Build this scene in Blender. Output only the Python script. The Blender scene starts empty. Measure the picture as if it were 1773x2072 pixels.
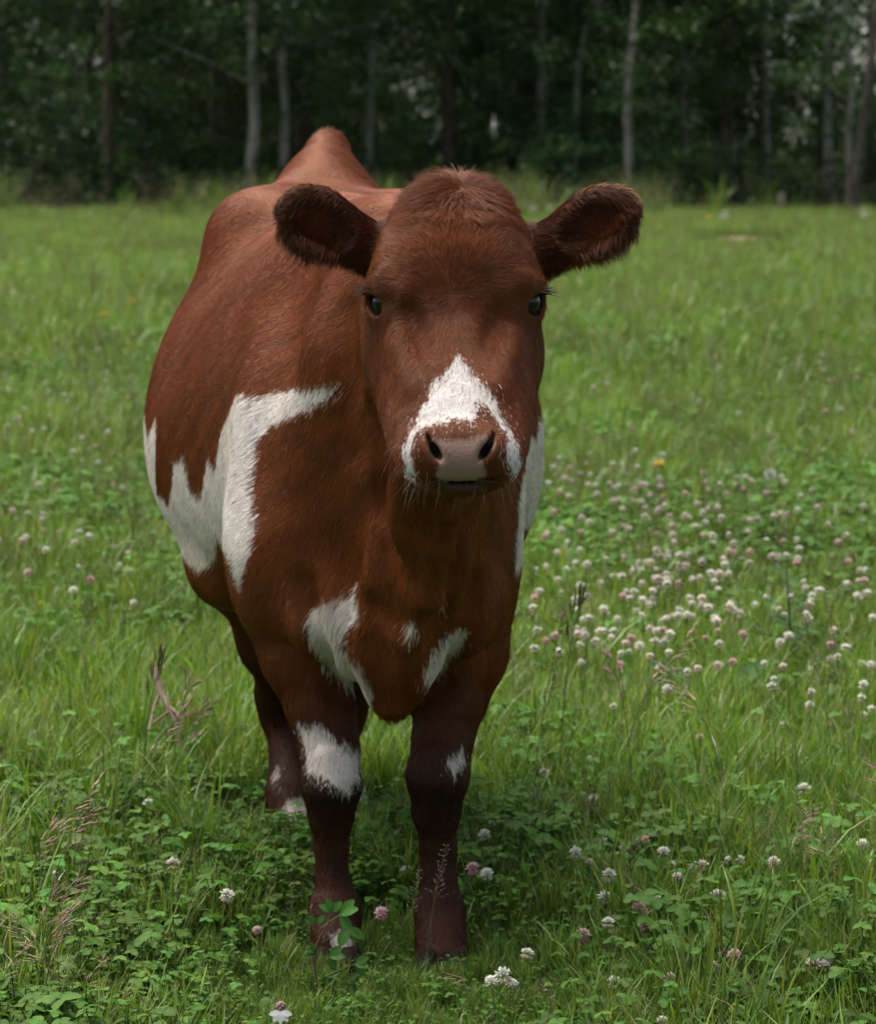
import bpy, bmesh, math, random
import numpy as np
from mathutils import Vector, Matrix, noise as mnoise

# ------------------------------------------------------------------ camera, sky, sun, exposure
scene = bpy.context.scene
COL = scene.collection
CAM_H = 1.36
TILT = math.atan(756.0 / 7000.0)
cam_data = bpy.data.cameras.new('camera')
cam = bpy.data.objects.new('camera', cam_data)
COL.objects.link(cam)
cam.location = (0, 0, CAM_H)
cam.rotation_euler = (math.pi / 2 - TILT, 0, 0)
cam_data.sensor_fit = 'VERTICAL'
cam_data.sensor_height = 36.0
cam_data.lens = 36.0 * 7000.0 / 2072.0
cam_data.clip_end = 3000
cam_data.clip_start = 0.05
cam_data.dof.use_dof = True
cam_data.dof.focus_distance = 4.97
cam_data.dof.aperture_fstop = 10.5
scene.camera = cam

SUN_EL, SUN_AZ = math.radians(68), math.radians(-52)     # azimuth from +Y towards +X
world = bpy.data.worlds.new('World')
scene.world = world
world.use_nodes = True
wn, wl = world.node_tree.nodes, world.node_tree.links
sky = wn.new('ShaderNodeTexSky')
sky.sky_type = 'NISHITA'
sky.sun_disc = False
sky.sun_elevation = SUN_EL
sky.sun_rotation = SUN_AZ
sky.air_density = 1.0
sky.dust_density = 0.6
sky.ozone_density = 1.0
hs = wn.new('ShaderNodeHueSaturation')                     # thin overcast: the blue is washed out
hs.inputs['Saturation'].default_value = 0.55
wl.new(sky.outputs[0], hs.inputs['Color'])
wl.new(hs.outputs[0], wn['Background'].inputs[0])
wn['Background'].inputs[1].default_value = 0.05

sun_data = bpy.data.lights.new('sun', 'SUN')
sun = bpy.data.objects.new('sun', sun_data)
COL.objects.link(sun)
sun_data.energy = 3.0
sun_data.angle = math.radians(70)
sun_data.color = (1.0, 0.93, 0.82)
sd = Vector((math.sin(SUN_AZ) * math.cos(SUN_EL), math.cos(SUN_AZ) * math.cos(SUN_EL), math.sin(SUN_EL)))
sun.rotation_euler = sd.to_track_quat('Z', 'Y').to_euler()

scene.view_settings.view_transform = 'Standard'
scene.view_settings.look = 'None'
scene.view_settings.gamma = 1.0
scene.view_settings.exposure = 1.54
scene.view_settings.use_curve_mapping = False
scene.render.engine = 'CYCLES'
scene.cycles.use_denoising = True
scene.cycles.denoiser = 'OPENIMAGEDENOISE'
scene.cycles.denoising_input_passes = 'RGB_ALBEDO_NORMAL'
scene.cycles.denoising_prefilter = 'ACCURATE'
scene.cycles.max_bounces = 5
scene.cycles.diffuse_bounces = 3
scene.cycles.glossy_bounces = 1
scene.cycles.transmission_bounces = 2
scene.cycles.transparent_max_bounces = 5
scene.cycles.use_adaptive_sampling = True
scene.cycles.adaptive_threshold = 0.03
scene.cycles_curves.shape = 'RIBBONS'
scene.cycles_curves.subdivisions = 2

rng = np.random.default_rng(7)
random.seed(7)
f32 = np.float32
SN, CS = math.sin(TILT), math.cos(TILT)

def P(u, v, y):
    """a point of the place: sight line (u, v) measured on the photograph, y metres away from the tripod"""
    dx, dy = (u - 886.5) / 7000.0, (v - 1036.0) / 7000.0
    fy, fz = CS - dy * SN, -SN - dy * CS
    t = y / fy
    return np.array((dx * t, y, CAM_H + fz * t))

def ground_at(u, v, z=0.0):
    dx, dy = (u - 886.5) / 7000.0, (v - 1036.0) / 7000.0
    fy, fz = CS - dy * SN, -SN - dy * CS
    t = (z - CAM_H) / fz
    return np.array((dx * t, fy * t, z))

# ------------------------------------------------------------------ helpers
def tag(o, label=None, cat=None, group=None, kind=None):
    if label: o['label'] = label
    if cat: o['category'] = cat
    if group: o['group'] = group
    if kind: o['kind'] = kind
    return o

def link(name, data, parent=None, mat=None):
    o = bpy.data.objects.new(name, data)
    COL.objects.link(o)
    if parent is not None:
        o.parent = parent
    if mat is not None and data is not None:
        data.materials.append(mat)
    return o

def empty(name, loc, rz=0.0):
    o = link(name, None)
    o.location = loc
    o.rotation_euler = (0, 0, rz)
    o.empty_display_size = 0.1
    return o

def mesh_np(name, V, F, smooth=True, attrs=None, normals=None):
    """V (n,3); F (m,k) array or list of arrays with several face sizes"""
    me = bpy.data.meshes.new(name)
    Fs = F if isinstance(F, list) else [F]
    Fs = [np.asarray(f, dtype=np.int32) for f in Fs if len(f)]
    V = np.asarray(V, dtype=f32)
    me.vertices.add(len(V))
    me.vertices.foreach_set('co', V.ravel())
    nl = sum(f.size for f in Fs)
    npoly = sum(len(f) for f in Fs)
    me.loops.add(nl)
    me.polygons.add(npoly)
    me.loops.foreach_set('vertex_index', np.concatenate([f.ravel() for f in Fs]))
    starts, tot = [], 0
    for f in Fs:
        starts.append(tot + np.arange(len(f)) * f.shape[1])
        tot += f.size
    me.polygons.foreach_set('loop_start', np.concatenate(starts).astype(np.int32))
    me.polygons.foreach_set('use_smooth', np.full(npoly, smooth, dtype=bool))
    me.update(calc_edges=True)
    if attrs:
        for k, a in attrs.items():
            a = np.asarray(a, dtype=f32)
            if a.ndim == 1:
                at = me.attributes.new(k, 'FLOAT', 'POINT')
                at.data.foreach_set('value', a)
            else:
                if a.shape[1] == 3:
                    a = np.concatenate([a, np.ones((len(a), 1), f32)], 1)
                at = me.attributes.new(k, 'FLOAT_COLOR', 'POINT')
                at.data.foreach_set('color', a.ravel())
    return me

def curves_np(name, pts, radii, attrs=None):
    """pts (n,k,3) strands; radii (n,k)"""
    cu = bpy.data.hair_curves.new(name)
    n, k, _ = pts.shape
    cu.add_curves([k] * n)
    cu.points.foreach_set('position', np.ascontiguousarray(pts, dtype=f32).ravel())
    at = cu.attributes.get('radius') or cu.attributes.new('radius', 'FLOAT', 'POINT')
    at.data.foreach_set('value', np.ascontiguousarray(radii, dtype=f32).ravel())
    if attrs:
        for kk, a in attrs.items():
            a = np.asarray(a, dtype=f32)
            if a.ndim == 2:
                a = np.concatenate([a, np.ones((len(a), 1), f32)], 1)
                at = cu.attributes.new(kk, 'FLOAT_COLOR', 'CURVE')
                at.data.foreach_set('color', a.ravel())
            else:
                at = cu.attributes.new(kk, 'FLOAT', 'CURVE')
                at.data.foreach_set('value', a)
    return cu

class NT:
    """short-hand for a material's node tree"""
    def __init__(self, name):
        self.m = bpy.data.materials.new(name)
        self.m.use_nodes = True
        self.t = self.m.node_tree
        self.t.nodes.clear()
        self.out = self.t.nodes.new('ShaderNodeOutputMaterial')
    def n(self, typ, **kw):
        nd = self.t.nodes.new('ShaderNode' + typ)
        ins = kw.pop('ins', {})
        for k, v in kw.items():
            setattr(nd, k, v)
        for k, v in ins.items():
            if hasattr(v, 'is_output'):
                self.t.links.new(v, nd.inputs[k])
            else:
                nd.inputs[k].default_value = v
        return nd
    def l(self, a, b):
        self.t.links.new(a, b)
    def ramp(self, fac, stops, interp='LINEAR'):
        r = self.n('ValToRGB')
        r.color_ramp.interpolation = interp
        e = r.color_ramp.elements
        while len(e) < len(stops):
            e.new(0.5)
        for el, (p, c) in zip(e, stops):
            el.position = p
            el.color = (*c, 1) if len(c) == 3 else c
        self.l(fac, r.inputs[0])
        return r.outputs[0]
    def mix(self, a, b, fac, blend='MIX'):
        m = self.n('Mix', data_type='RGBA', blend_type=blend)
        for sock, v in ((m.inputs[0], fac), (m.inputs[6], a), (m.inputs[7], b)):
            if hasattr(v, 'is_output'):
                self.l(v, sock)
            elif isinstance(v, (int, float)):
                sock.default_value = v
            else:
                sock.default_value = (*v, 1) if len(v) == 3 else v
        return m.outputs[2]
    def math(self, op, a, b=0.0, c=0.0, clamp=False):
        m = self.n('Math', operation=op, use_clamp=clamp)
        for i, v in enumerate((a, b, c)):
            if hasattr(v, 'is_output'):
                self.l(v, m.inputs[i])
            else:
                m.inputs[i].default_value = v
        return m.outputs[0]

scene.cycles.caustics_reflective = False
scene.cycles.caustics_refractive = False

# ------------------------------------------------------------------ the cow: one distance field, one skin
def smin(a, b, k):
    h = np.maximum(k - np.abs(a - b), 0) / k
    return np.minimum(a, b) - h * h * k * 0.25

def smax(a, b, k):
    h = np.maximum(k - np.abs(a - b), 0) / k
    return np.maximum(a, b) + h * h * k * 0.25

class Ell:
    """ellipsoid, columns of R are its axes"""
    def __init__(s, c, r, R=None, cut=False, k=0.02):
        s.c, s.r = np.asarray(c, float), np.asarray(r, float)
        s.R = np.eye(3) if R is None else np.asarray(R, float)
        s.cut, s.k = cut, k
        e = np.abs(s.R) @ s.r
        s.lo, s.hi = s.c - e, s.c + e
    def d(s, X):
        q = (X - s.c) @ s.R
        k0 = np.sqrt(((q / s.r) ** 2).sum(-1)) + 1e-9
        k1 = np.sqrt(((q / (s.r * s.r)) ** 2).sum(-1)) + 1e-9
        return k0 * (k0 - 1.0) / k1

class Cone:
    """rounded cone between two balls"""
    def __init__(s, a, ra, b, rb, k=0.02, sx=1.0, cut=False):
        s.a, s.b, s.ra, s.rb, s.k, s.cut = np.asarray(a, float), np.asarray(b, float), ra, rb, k, cut
        s.sx = sx
        s.lo = np.minimum(s.a - ra * max(1, sx), s.b - rb * max(1, sx))
        s.hi = np.maximum(s.a + ra * max(1, sx), s.b + rb * max(1, sx))
    def d(s, X):
        sc = np.array((1 / s.sx, 1, 1))
        a, b = s.a * sc, s.b * sc
        ab = b - a
        p = X * sc - a
        t = np.clip((p @ ab) / (ab @ ab), 0, 1)
        r = s.ra + (s.rb - s.ra) * t
        return np.sqrt(((p - t[..., None] * ab) ** 2).sum(-1)) - r

def rot(x, y=None):
    """orthonormal axes: first column along x, second close to y"""
    x = np.asarray(x, float); x = x / np.linalg.norm(x)
    y = np.asarray((0, 1, 0) if y is None else y, float)
    y = y - x * (x @ y); y = y / np.linalg.norm(y)
    return np.stack([x, y, np.cross(x, y)], 1)

#        y     xc     hwL    hwR   ztop  zwide  zbot  ntop nbot
ST = np.array([
    (5.08, 0.024, 0.050, 0.050, 1.235, 1.150, 1.060, 2.0, 2.0),
    (5.16, 0.023, 0.088, 0.088, 1.262, 1.110, 0.970, 2.0, 2.0),
    (5.28, 0.010, 0.110, 0.110, 1.266, 1.050, 0.850, 2.0, 1.9),
    (5.40, -0.016, 0.132, 0.128, 1.260, 0.980, 0.700, 2.0, 1.8),
    (5.50, -0.038, 0.168, 0.150, 1.256, 0.930, 0.580, 1.9, 1.8),
    (5.62, -0.058, 0.212, 0.176, 1.258, 0.900, 0.510, 1.8, 2.0),
    (5.78, -0.078, 0.246, 0.205, 1.266, 0.880, 0.490, 1.7, 2.2),
    (5.95, -0.096, 0.290, 0.250, 1.264, 0.860, 0.500, 1.8, 2.3),
    (6.15, -0.118, 0.345, 0.300, 1.256, 0.830, 0.505, 1.75, 2.5),
    (6.40, -0.148, 0.390, 0.335, 1.254, 0.815, 0.515, 1.6, 2.6),
    (6.60, -0.172, 0.386, 0.335, 1.260, 0.830, 0.545, 1.8, 2.4),
    (6.75, -0.190, 0.345, 0.310, 1.268, 0.870, 0.620, 1.8, 2.1),
    (6.90, -0.208, 0.290, 0.275, 1.270, 0.930, 0.720, 2.0, 2.0),
    (7.05, -0.222, 0.225, 0.220, 1.265, 0.960, 0.760, 1.8, 2.0),
    (7.14, -0.228, 0.150, 0.150, 1.240, 0.980, 0.800, 1.8, 2.0),
    (7.18, -0.230, 0.060, 0.060, 1.180, 1.000, 0.860, 1.8, 2.0)])

def cubic_table(T, n=400):
    """station table resampled with a Catmull-Rom like spline"""
    y = T[:, 0]
    m = np.gradient(T[:, 1:], y, axis=0)
    yy = np.linspace(y[0], y[-1], n)
    i = np.clip(np.searchsorted(y, yy, side='right') - 1, 0, len(y) - 2)
    h = (y[i + 1] - y[i])[:, None]
    t = ((yy - y[i])[:, None]) / h
    a, b = T[i, 1:], T[i + 1, 1:]
    ma, mb = m[i] * h, m[i + 1] * h
    out = (2 * t**3 - 3 * t**2 + 1) * a + (t**3 - 2 * t**2 + t) * ma + (-2 * t**3 + 3 * t**2) * b + (t**3 - t**2) * mb
    return yy, out

STY, STV = cubic_table(ST)

class Trunk:
    k = 0.05; cut = False
    lo = np.array((-0.75, 5.0, 0.40)); hi = np.array((0.40, 7.25, 1.42))
    def d(s, X):
        y = np.clip(X[..., 1], STY[0], STY[-1])
        g = lambda j: np.interp(y, STY, STV[:, j])
        dx = X[..., 0] - g(0)
        hw = np.where(dx < 0, g(1), g(2))
        zt, zw, zb = g(3), g(4), g(5)
        dz = X[..., 2] - zw
        up = dz > 0
        hz = np.where(up, zt - zw, zw - zb)
        n = np.where(up, g(6), g(7))
        r = (np.abs(dx / hw) ** n + np.abs(dz / hz) ** n + 1e-12) ** (1 / n)
        ax, az = np.abs(dx) / hw, np.abs(dz) / hz
        s_ = np.sqrt(ax * ax + az * az) + 1e-6
        loc = 1.0 / np.sqrt((ax / s_ / hw) ** 2 + (az / s_ / hz) ** 2)
        d = (r - 1.0) * np.minimum(loc, np.maximum(hw, hz)) * 0.85
        over = np.abs(X[..., 1] - y)
        return np.sqrt(np.maximum(d, 0) ** 2 + over ** 2) + np.minimum(d, 0)

PR = [Trunk()]
def E(u, v, y, r, R=None, k=0.03, cut=False):
    PR.append(Ell(P(u, v, y), r, R, cut, k))
def C(a, ra, b, rb, k=0.03, sx=1.0, cut=False):
    PR.append(Cone(P(*a), ra, P(*b), rb, k, sx, cut))
def chain(pts, k=0.03):
    for (u, v, y, r), (u2, v2, y2, r2) in zip(pts, pts[1:]):
        C((u, v, y), r, (u2, v2, y2), r2, k)

# shoulders, chest, brisket and dewlap
E(592, 1010, 5.74, (0.085, 0.17, 0.26), k=0.10)
E(944, 1000, 5.74, (0.068, 0.17, 0.25), k=0.09)
E(556, 1120, 5.70, (0.07, 0.10, 0.13), k=0.08)
E(940, 1130, 5.70, (0.055, 0.10, 0.13), k=0.08)
E(690, 1240, 5.57, (0.085, 0.085, 0.105), k=0.06)
E(905, 1225, 5.57, (0.075, 0.085, 0.095), k=0.06)
C((872, 940, 5.19), 0.058, (838, 1170, 5.40), 0.052, k=0.10)
C((838, 1170, 5.40), 0.052, (806, 1310, 5.47), 0.050, k=0.08)
C((806, 1310, 5.47), 0.050, (795, 1405, 5.50), 0.026, k=0.04)
C((808, 1240, 5.43), 0.042, (795, 1402, 5.48), 0.033, k=0.05)
C((806, 1320, 5.50), 0.05, (800, 1390, 5.66), 0.05, k=0.05)
# hooks, pins, tail head
E(655, 420, 6.96, (0.086, 0.20, 0.128), k=0.08)
E(508, 458, 6.68, (0.06, 0.10, 0.05), k=0.14)
E(850, 455, 6.68, (0.06, 0.09, 0.05), k=0.10)
C((664, 300, 7.02), 0.020, (662, 340, 7.16), 0.030, k=0.05)
C((690, 430, 6.75), 0.012, (664, 300, 7.02), 0.018, k=0.045)
C((662, 340, 7.16), 0.028, (668, 560, 7.24), 0.028, k=0.03)
C((668, 560, 7.24), 0.028, (672, 1000, 7.24), 0.018, k=0.02)
# front legs
chain([(575, 1150, 5.74, .085), (618, 1320, 5.70, .074), (652, 1440, 5.675, .054), (667, 1515, 5.66, .046),
       (671, 1590, 5.645, .047), (670, 1650, 5.65, .034), (671, 1715, 5.66, .0250), (672, 1770, 5.66, .0245),
       (678, 1845, 5.65, .0405), (680, 1900, 5.62, .0370), (680, 1935, 5.61, .040)], k=.018)
chain([(950, 1160, 5.74, .080), (938, 1320, 5.70, .070), (910, 1420, 5.675, .056), (897, 1490, 5.66, .048),
       (886, 1570, 5.64, .0490), (883, 1640, 5.65, .037), (887, 1715, 5.66, .0270), (888, 1765, 5.66, .0265),
       (890, 1845, 5.65, .0390), (892, 1900, 5.62, .0380), (895, 1940, 5.60, .044)], k=.018)
E(671, 1575, 5.625, (.036, .03, .045), k=.02)
E(886, 1560, 5.620, (.038, .03, .045), k=.02)
# hind legs
chain([(530, 900, 6.85, .15), (545, 1130, 6.50, .120), (572, 1290, 6.62, .078), (582, 1400, 6.86, .054),
       (590, 1450, 6.88, .048), (592, 1540, 6.82, .034), (588, 1610, 6.77, .039), (592, 1668, 6.71, .040)], k=.05)
chain([(770, 900, 6.95, .15), (770, 1130, 6.62, .12), (720, 1290, 6.74, .075), (688, 1400, 6.98, .050),
       (680, 1450, 7.0, .046), (678, 1540, 6.94, .032), (688, 1605, 6.90, .038), (698, 1640, 6.85, .039)], k=.05)
E(470, 1160, 6.35, (.07, .16, .06), k=.08)
# udder
E(600, 1190, 6.62, (.12, .14, .09), k=.05)

# ---- head
EYE_L, EYE_R = P(789, 611, 5.015), P(1058, 611, 5.015)
HEAD0 = len(PR)
E(921, 490, 5.125, (.088, .105, .080), k=.045)
E(921, 436, 5.112, (.060, .08, .036), k=.045)
E(921, 565, 5.092, (.104, .105, .100), k=.05)
E(919, 640, 5.080, (.102, .10, .10), k=.05)
# forehead plate
E(921, 545, 5.035, (.085, .060, .105), rot((1, 0, 0), (0, -1, .35)), k=.05)
# cheeks and the side planes of the face
for sx in (-1, 1):
    c0 = 916
    C((c0 + sx * 100, 690, 5.065), .048, (928 + sx * 62, 890, 4.885), .042, k=.06)
    C((c0 + sx * 104, 745, 5.12), .052, (928 + sx * 58, 905, 4.90), .040, k=.06)
    C((c0 + sx * 68, 575, 5.045), .048, (928 + sx * 45, 860, 4.860), .042, k=.06)
# bridge of the nose
C((922, 620, 4.995), .058, (928, 850, 4.853), .046, k=.06)
C((922, 730, 5.12), .075, (928, 900, 4.91), .050, k=.06)
# muzzle
E(931, 914, 4.820, (.076, .062, .046), k=.04)
E(868, 928, 4.828, (.034, .055, .038), k=.03)
E(996, 926, 4.828, (.034, .055, .038), k=.03)
E(931, 915, 4.785, (.050, .034, .042), k=.02)
E(934, 978, 4.838, (.044, .054, .018), k=.010)
# bosses of the forehead
E(870, 500, 5.055, (.034, .034, .04), k=.05)
E(972, 500, 5.055, (.034, .034, .04), k=.05)
# brow, orbit and the hollow below the eye
for sx, ey in ((-1, EYE_L), (1, EYE_R)):
    PR.append(Ell(ey + np.array((-sx * .004, .014, .000)), (.034, .034, .036), k=.025))
    PR.append(Cone(ey + np.array((-sx * .034, -.020, .032)), .012, ey + np.array((sx * .004, .002, .033)), .011, k=.03))
def sdf_pts(X, only=None):
    D = np.full(len(X), 10.0)
    for p in PR:
        m = p.k + 0.03
        w = np.all((X > p.lo - m) & (X < p.hi + m), axis=1)
        if not w.any():
            continue
        i = np.nonzero(w)[0]
        d = p.d(X[i])
        D[i] = smax(D[i], -d, p.k) if p.cut else smin(D[i], d, p.k)
    return D

def surf(u, v, y0=4.6):
    """where the sight line (u, v) meets the skin so far, and the outward normal there"""
    o, d = np.array((0, 0, CAM_H)), P(u, v, 1.0) - np.array((0, 0, CAM_H))
    d = d / np.linalg.norm(d); t = y0
    for _ in range(90):
        q = sdf_pts((o + d * t)[None])[0]
        t += min(q, .03) * .7
        if q < 2e-4: break
    p = o + d * t
    e = 1e-3
    n = np.array([sdf_pts((p + e * v_)[None])[0] - sdf_pts((p - e * v_)[None])[0] for v_ in np.eye(3)])
    return p, n / np.linalg.norm(n)
def groove(pts, r_, depth, k=.03, cut=True):
    q = [surf(u, v) for u, v in pts]
    o_ = (r_ - depth) if cut else -(r_ - depth)
    for (a, na), (b, nb) in zip(q, q[1:]):
        PR.append(Cone(a + na * o_, r_, b + nb * o_, r_, k=k, cut=cut))
# loose skin of neck and brisket, shoulder and elbow creases
groove([(905, 1035), (884, 1100), (872, 1200), (852, 1290), (832, 1390)], .018, .020, .03, False)
groove([(945, 1060), (925, 1160), (896, 1270), (872, 1360)], .030, .018, .03)
groove([(752, 860), (775, 1020), (770, 1140), (776, 1250)], .034, .020, .04)
groove([(738, 1240), (748, 1330), (768, 1425)], .030, .020, .03)
groove([(866, 1270), (852, 1350), (832, 1420)], .026, .010, .03)
groove([(612, 1180), (634, 1310), (690, 1405)], .024, .020, .03)
groove([(962, 1190), (944, 1310), (892, 1385)], .022, .018, .03)
groove([(596, 560), (552, 690), (538, 830), (532, 960)], .08, .005, .11)
groove([(650, 720), (622, 860), (600, 1040)], .07, .004, .09, False)
groove([(694, 640), (702, 760), (712, 900)], .030, .004, .04)
groove([(655, 1530), (668, 1600), (674, 1650)], .014, .004, .015, False)
groove([(885, 1520), (884, 1580), (882, 1640)], .014, .004, .015, False)
groove([(850, 520), (921, 508), (992, 520)], .05, .0045, .07, False)
# tear trough, brow fold and the soft crest of the cheek
for sx in (-1, 1):
    m_ = lambda u: 921 + sx * (921 - u)
    (p0, n0), (p1, n1) = surf(m_(826), 632), surf(m_(852), 712)
    c = (p0 + p1) / 2; n = n0 + n1; n /= np.linalg.norm(n)
    TROUGH = Ell(c + n * .0105, (.042, .020, .016), rot(p1 - p0, n), cut=True, k=.026)
    q = [surf(m_(u), v) for u, v in ((750, 588), (782, 570), (818, 586))]
    cr_ = [surf(m_(u), v) for u, v in ((800, 690), (838, 780))]
    PR.append(TROUGH)
    for (a, na), (b, nb) in zip(q, q[1:]):
        PR.append(Cone(a - na * .0075, .0125, b - nb * .0080, .0115, k=.022))
    PR.append(Cone(cr_[0][0] - cr_[0][1] * .0125, .0165, cr_[1][0] - cr_[1][1] * .011, .0125, k=.030))
# ears
EARS = []
for base, tip, up in (((752, 500), (566, 412), (.35, 0, 1)), ((1092, 508), (1289, 408), (-.35, 0, 1))):
    b, t = P(*base, 5.14), P(*tip, 5.085)
    ax = t - b
    L = np.linalg.norm(ax)
    R = rot(ax, (0, -1, .10))
    c = b + ax * .60
    EARS.append((b, t, R, c, L))
    PR.append(Cone(b - ax * .15, .036, b + ax * .30, .036, k=.035))
    PR.append(Ell(c, (L * .41, .025, .049), R, k=.018))
    PR.append(Ell(c + R[:, 1] * .026 - R[:, 0] * L * .02, (L * .34, .030, .035), R, cut=True, k=.014))
# eyes
GZ = []
for sx, ey in ((-1, EYE_L), (1, EYE_R)):
    g = np.array((sx * .70, -.70, -.02)); g /= np.linalg.norm(g)
    GZ.append(g)
    PR.append(Ell(ey, (.0300, .0300, .0300), k=.012))
    R = rot(np.cross(g, (0, 0, 1.0)), g)
    PR.append(Ell(ey + g * .020, (.0270, .023, .0205), R, cut=True, k=.004))
    PR.append(Ell(ey, (.0262, .0262, .0262), cut=True, k=.002))
# nostrils: comma shaped holes, wings around them
for sx, (u, v) in ((-1, (880, 912)), (1, (984, 911))):
    PR.append(Ell(P(u - sx * 6, v - 4, 4.775), (.026, .02, .024), k=.015))
    c = P(u, v, 4.752)
    PR.append(Ell(c, (.0062, .030, .0165), rot((1, 0, -sx * .70), (sx * .35, -1, 0)), cut=True, k=.008))
    c = P(u + sx * 11, v - 22, 4.768)
    PR.append(Ell(c, (.0038, .022, .010), rot((1, 0, -sx * .30), (sx * .5, -1, 0)), cut=True, k=.006))
# mouth
for sx in (-1, 1):
    PR.append(Ell(P(931 + sx * 42, 968, 4.80), (.042, .052, .0013), rot((1, 0, sx * .14), (0, 1, 0)), cut=True, k=.005))
HEAD1 = len(PR)

def sdf_grid(ax):
    n = np.array([len(a) for a in ax])
    D = np.full(n, 0.5, f32)
    for p in PR:
        m = p.k + 0.015
        a = [np.searchsorted(ax[i], p.lo[i] - m) for i in range(3)]
        b = [np.searchsorted(ax[i], p.hi[i] + m) for i in range(3)]
        if any(j <= i for i, j in zip(a, b)):
            continue
        X = np.stack(np.meshgrid(*[ax[i][a[i]:b[i]] for i in range(3)], indexing='ij'), -1).astype(f32)
        d = p.d(X)
        sl = tuple(slice(a[i], b[i]) for i in range(3))
        D[sl] = smax(D[sl], -d, p.k) if p.cut else smin(D[sl], d, p.k)
    return D

def surface_nets(D, ax):
    ins = D < 0
    n = np.array(D.shape)
    c = n - 1
    corners = [(i, j, k) for i in (0, 1) for j in (0, 1) for k in (0, 1)]
    cnt = np.zeros(c, np.int8)
    for i, j, k in corners:
        cnt += ins[i:i + c[0], j:j + c[1], k:k + c[2]]
    act = (cnt > 0) & (cnt < 8)
    idx = np.argwhere(act)
    vid = np.full(c, -1, np.int32)
    vid[act] = np.arange(len(idx))
    val = np.stack([D[idx[:, 0] + i, idx[:, 1] + j, idx[:, 2] + k] for i, j, k in corners], 1)
    pos = np.zeros((len(idx), 3)); num = np.zeros(len(idx))
    for a in range(8):
        for b in range(a + 1, 8):
            ca, cb = np.array(corners[a]), np.array(corners[b])
            if np.abs(ca - cb).sum() != 1:
                continue
            va, vb = val[:, a], val[:, b]
            x = (va < 0) != (vb < 0)
            t = np.where(x, va / np.where(x, va - vb, 1), 0)
            pos += np.where(x[:, None], ca + t[:, None] * (cb - ca), 0)
            num += x
    q = idx + pos / num[:, None]
    V = np.stack([np.interp(q[:, i], np.arange(n[i]), ax[i]) for i in range(3)], 1)
    F = []
    for axis in range(3):
        o = [1, 1, 1]; o[axis] = 0
        u, w = (axis + 1) % 3, (axis + 2) % 3
        sa = [slice(1, n[i] - 1) if i != axis else slice(0, n[i] - 1) for i in range(3)]
        A = ins[tuple(sa)]
        sb = list(sa); sb[axis] = slice(1, n[axis])
        B = ins[tuple(sb)]
        e = np.argwhere(A != B) + np.array([1 if i != axis else 0 for i in range(3)])
        fl = A[A != B]
        du, dw = np.zeros(3, int), np.zeros(3, int)
        du[u], dw[w] = 1, 1
        q = np.stack([vid[tuple((e - du - dw).T)], vid[tuple((e - dw).T)], vid[tuple(e.T)], vid[tuple((e - du).T)]], 1)
        q[~fl] = q[~fl][:, ::-1]
        F.append(q)
    return V, np.concatenate(F)

def grad(X, e=0.0012):
    g = np.empty_like(X)
    for i in range(3):
        o = np.zeros(3); o[i] = e
        g[:, i] = sdf_pts(X + o) - sdf_pts(X - o)
    return g / (np.linalg.norm(g, axis=1, keepdims=True) + 1e-9)

def project(X, n=2):
    for _ in range(n):
        d = sdf_pts(X)
        X = X - grad(X) * np.clip(d, -.006, .006)[:, None]
    return X

def subdivide(V, F):
    e = np.concatenate([F[:, [0, 1]], F[:, [1, 2]], F[:, [2, 3]], F[:, [3, 0]]])
    es = np.sort(e, 1)
    key = es[:, 0].astype(np.int64) * len(V) + es[:, 1]
    uk, inv = np.unique(key, return_inverse=True)
    E0, E1 = uk // len(V), uk % len(V)
    me = (V[E0] + V[E1]) * .5
    mf = V[F].mean(1)
    nv, ne, nf = len(V), len(me), len(F)
    m = inv.reshape(4, nf).T + nv
    cf = np.arange(nf) + nv + ne
    NF = np.concatenate([np.stack([F[:, i], m[:, i], cf, m[:, (i - 1) % 4]], 1) for i in range(4)])
    return np.concatenate([V, me, mf]), NF

import time as _t
_t0 = _t.time()
def axis(*seg):
    out = [np.arange(a, b - 1e-6, h) for a, b, h in seg]
    return np.concatenate(out)
AX = [axis((-.72, -.26, .009), (-.26, .30, .0045), (.30, .42, .009)),
      axis((4.66, 5.20, .004), (5.20, 7.36, .009)),
      axis((-.02, .85, .009), (.85, 1.34, .0045), (1.34, 1.45, .009))]
D = sdf_grid(AX)
print('grid', D.shape, _t.time() - _t0)
CV, CF = surface_nets(D, AX)
del D
CV = project(CV, 1)
CN = grad(CV)
print('cow', len(CV), len(CF), _t.time() - _t0)

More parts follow.
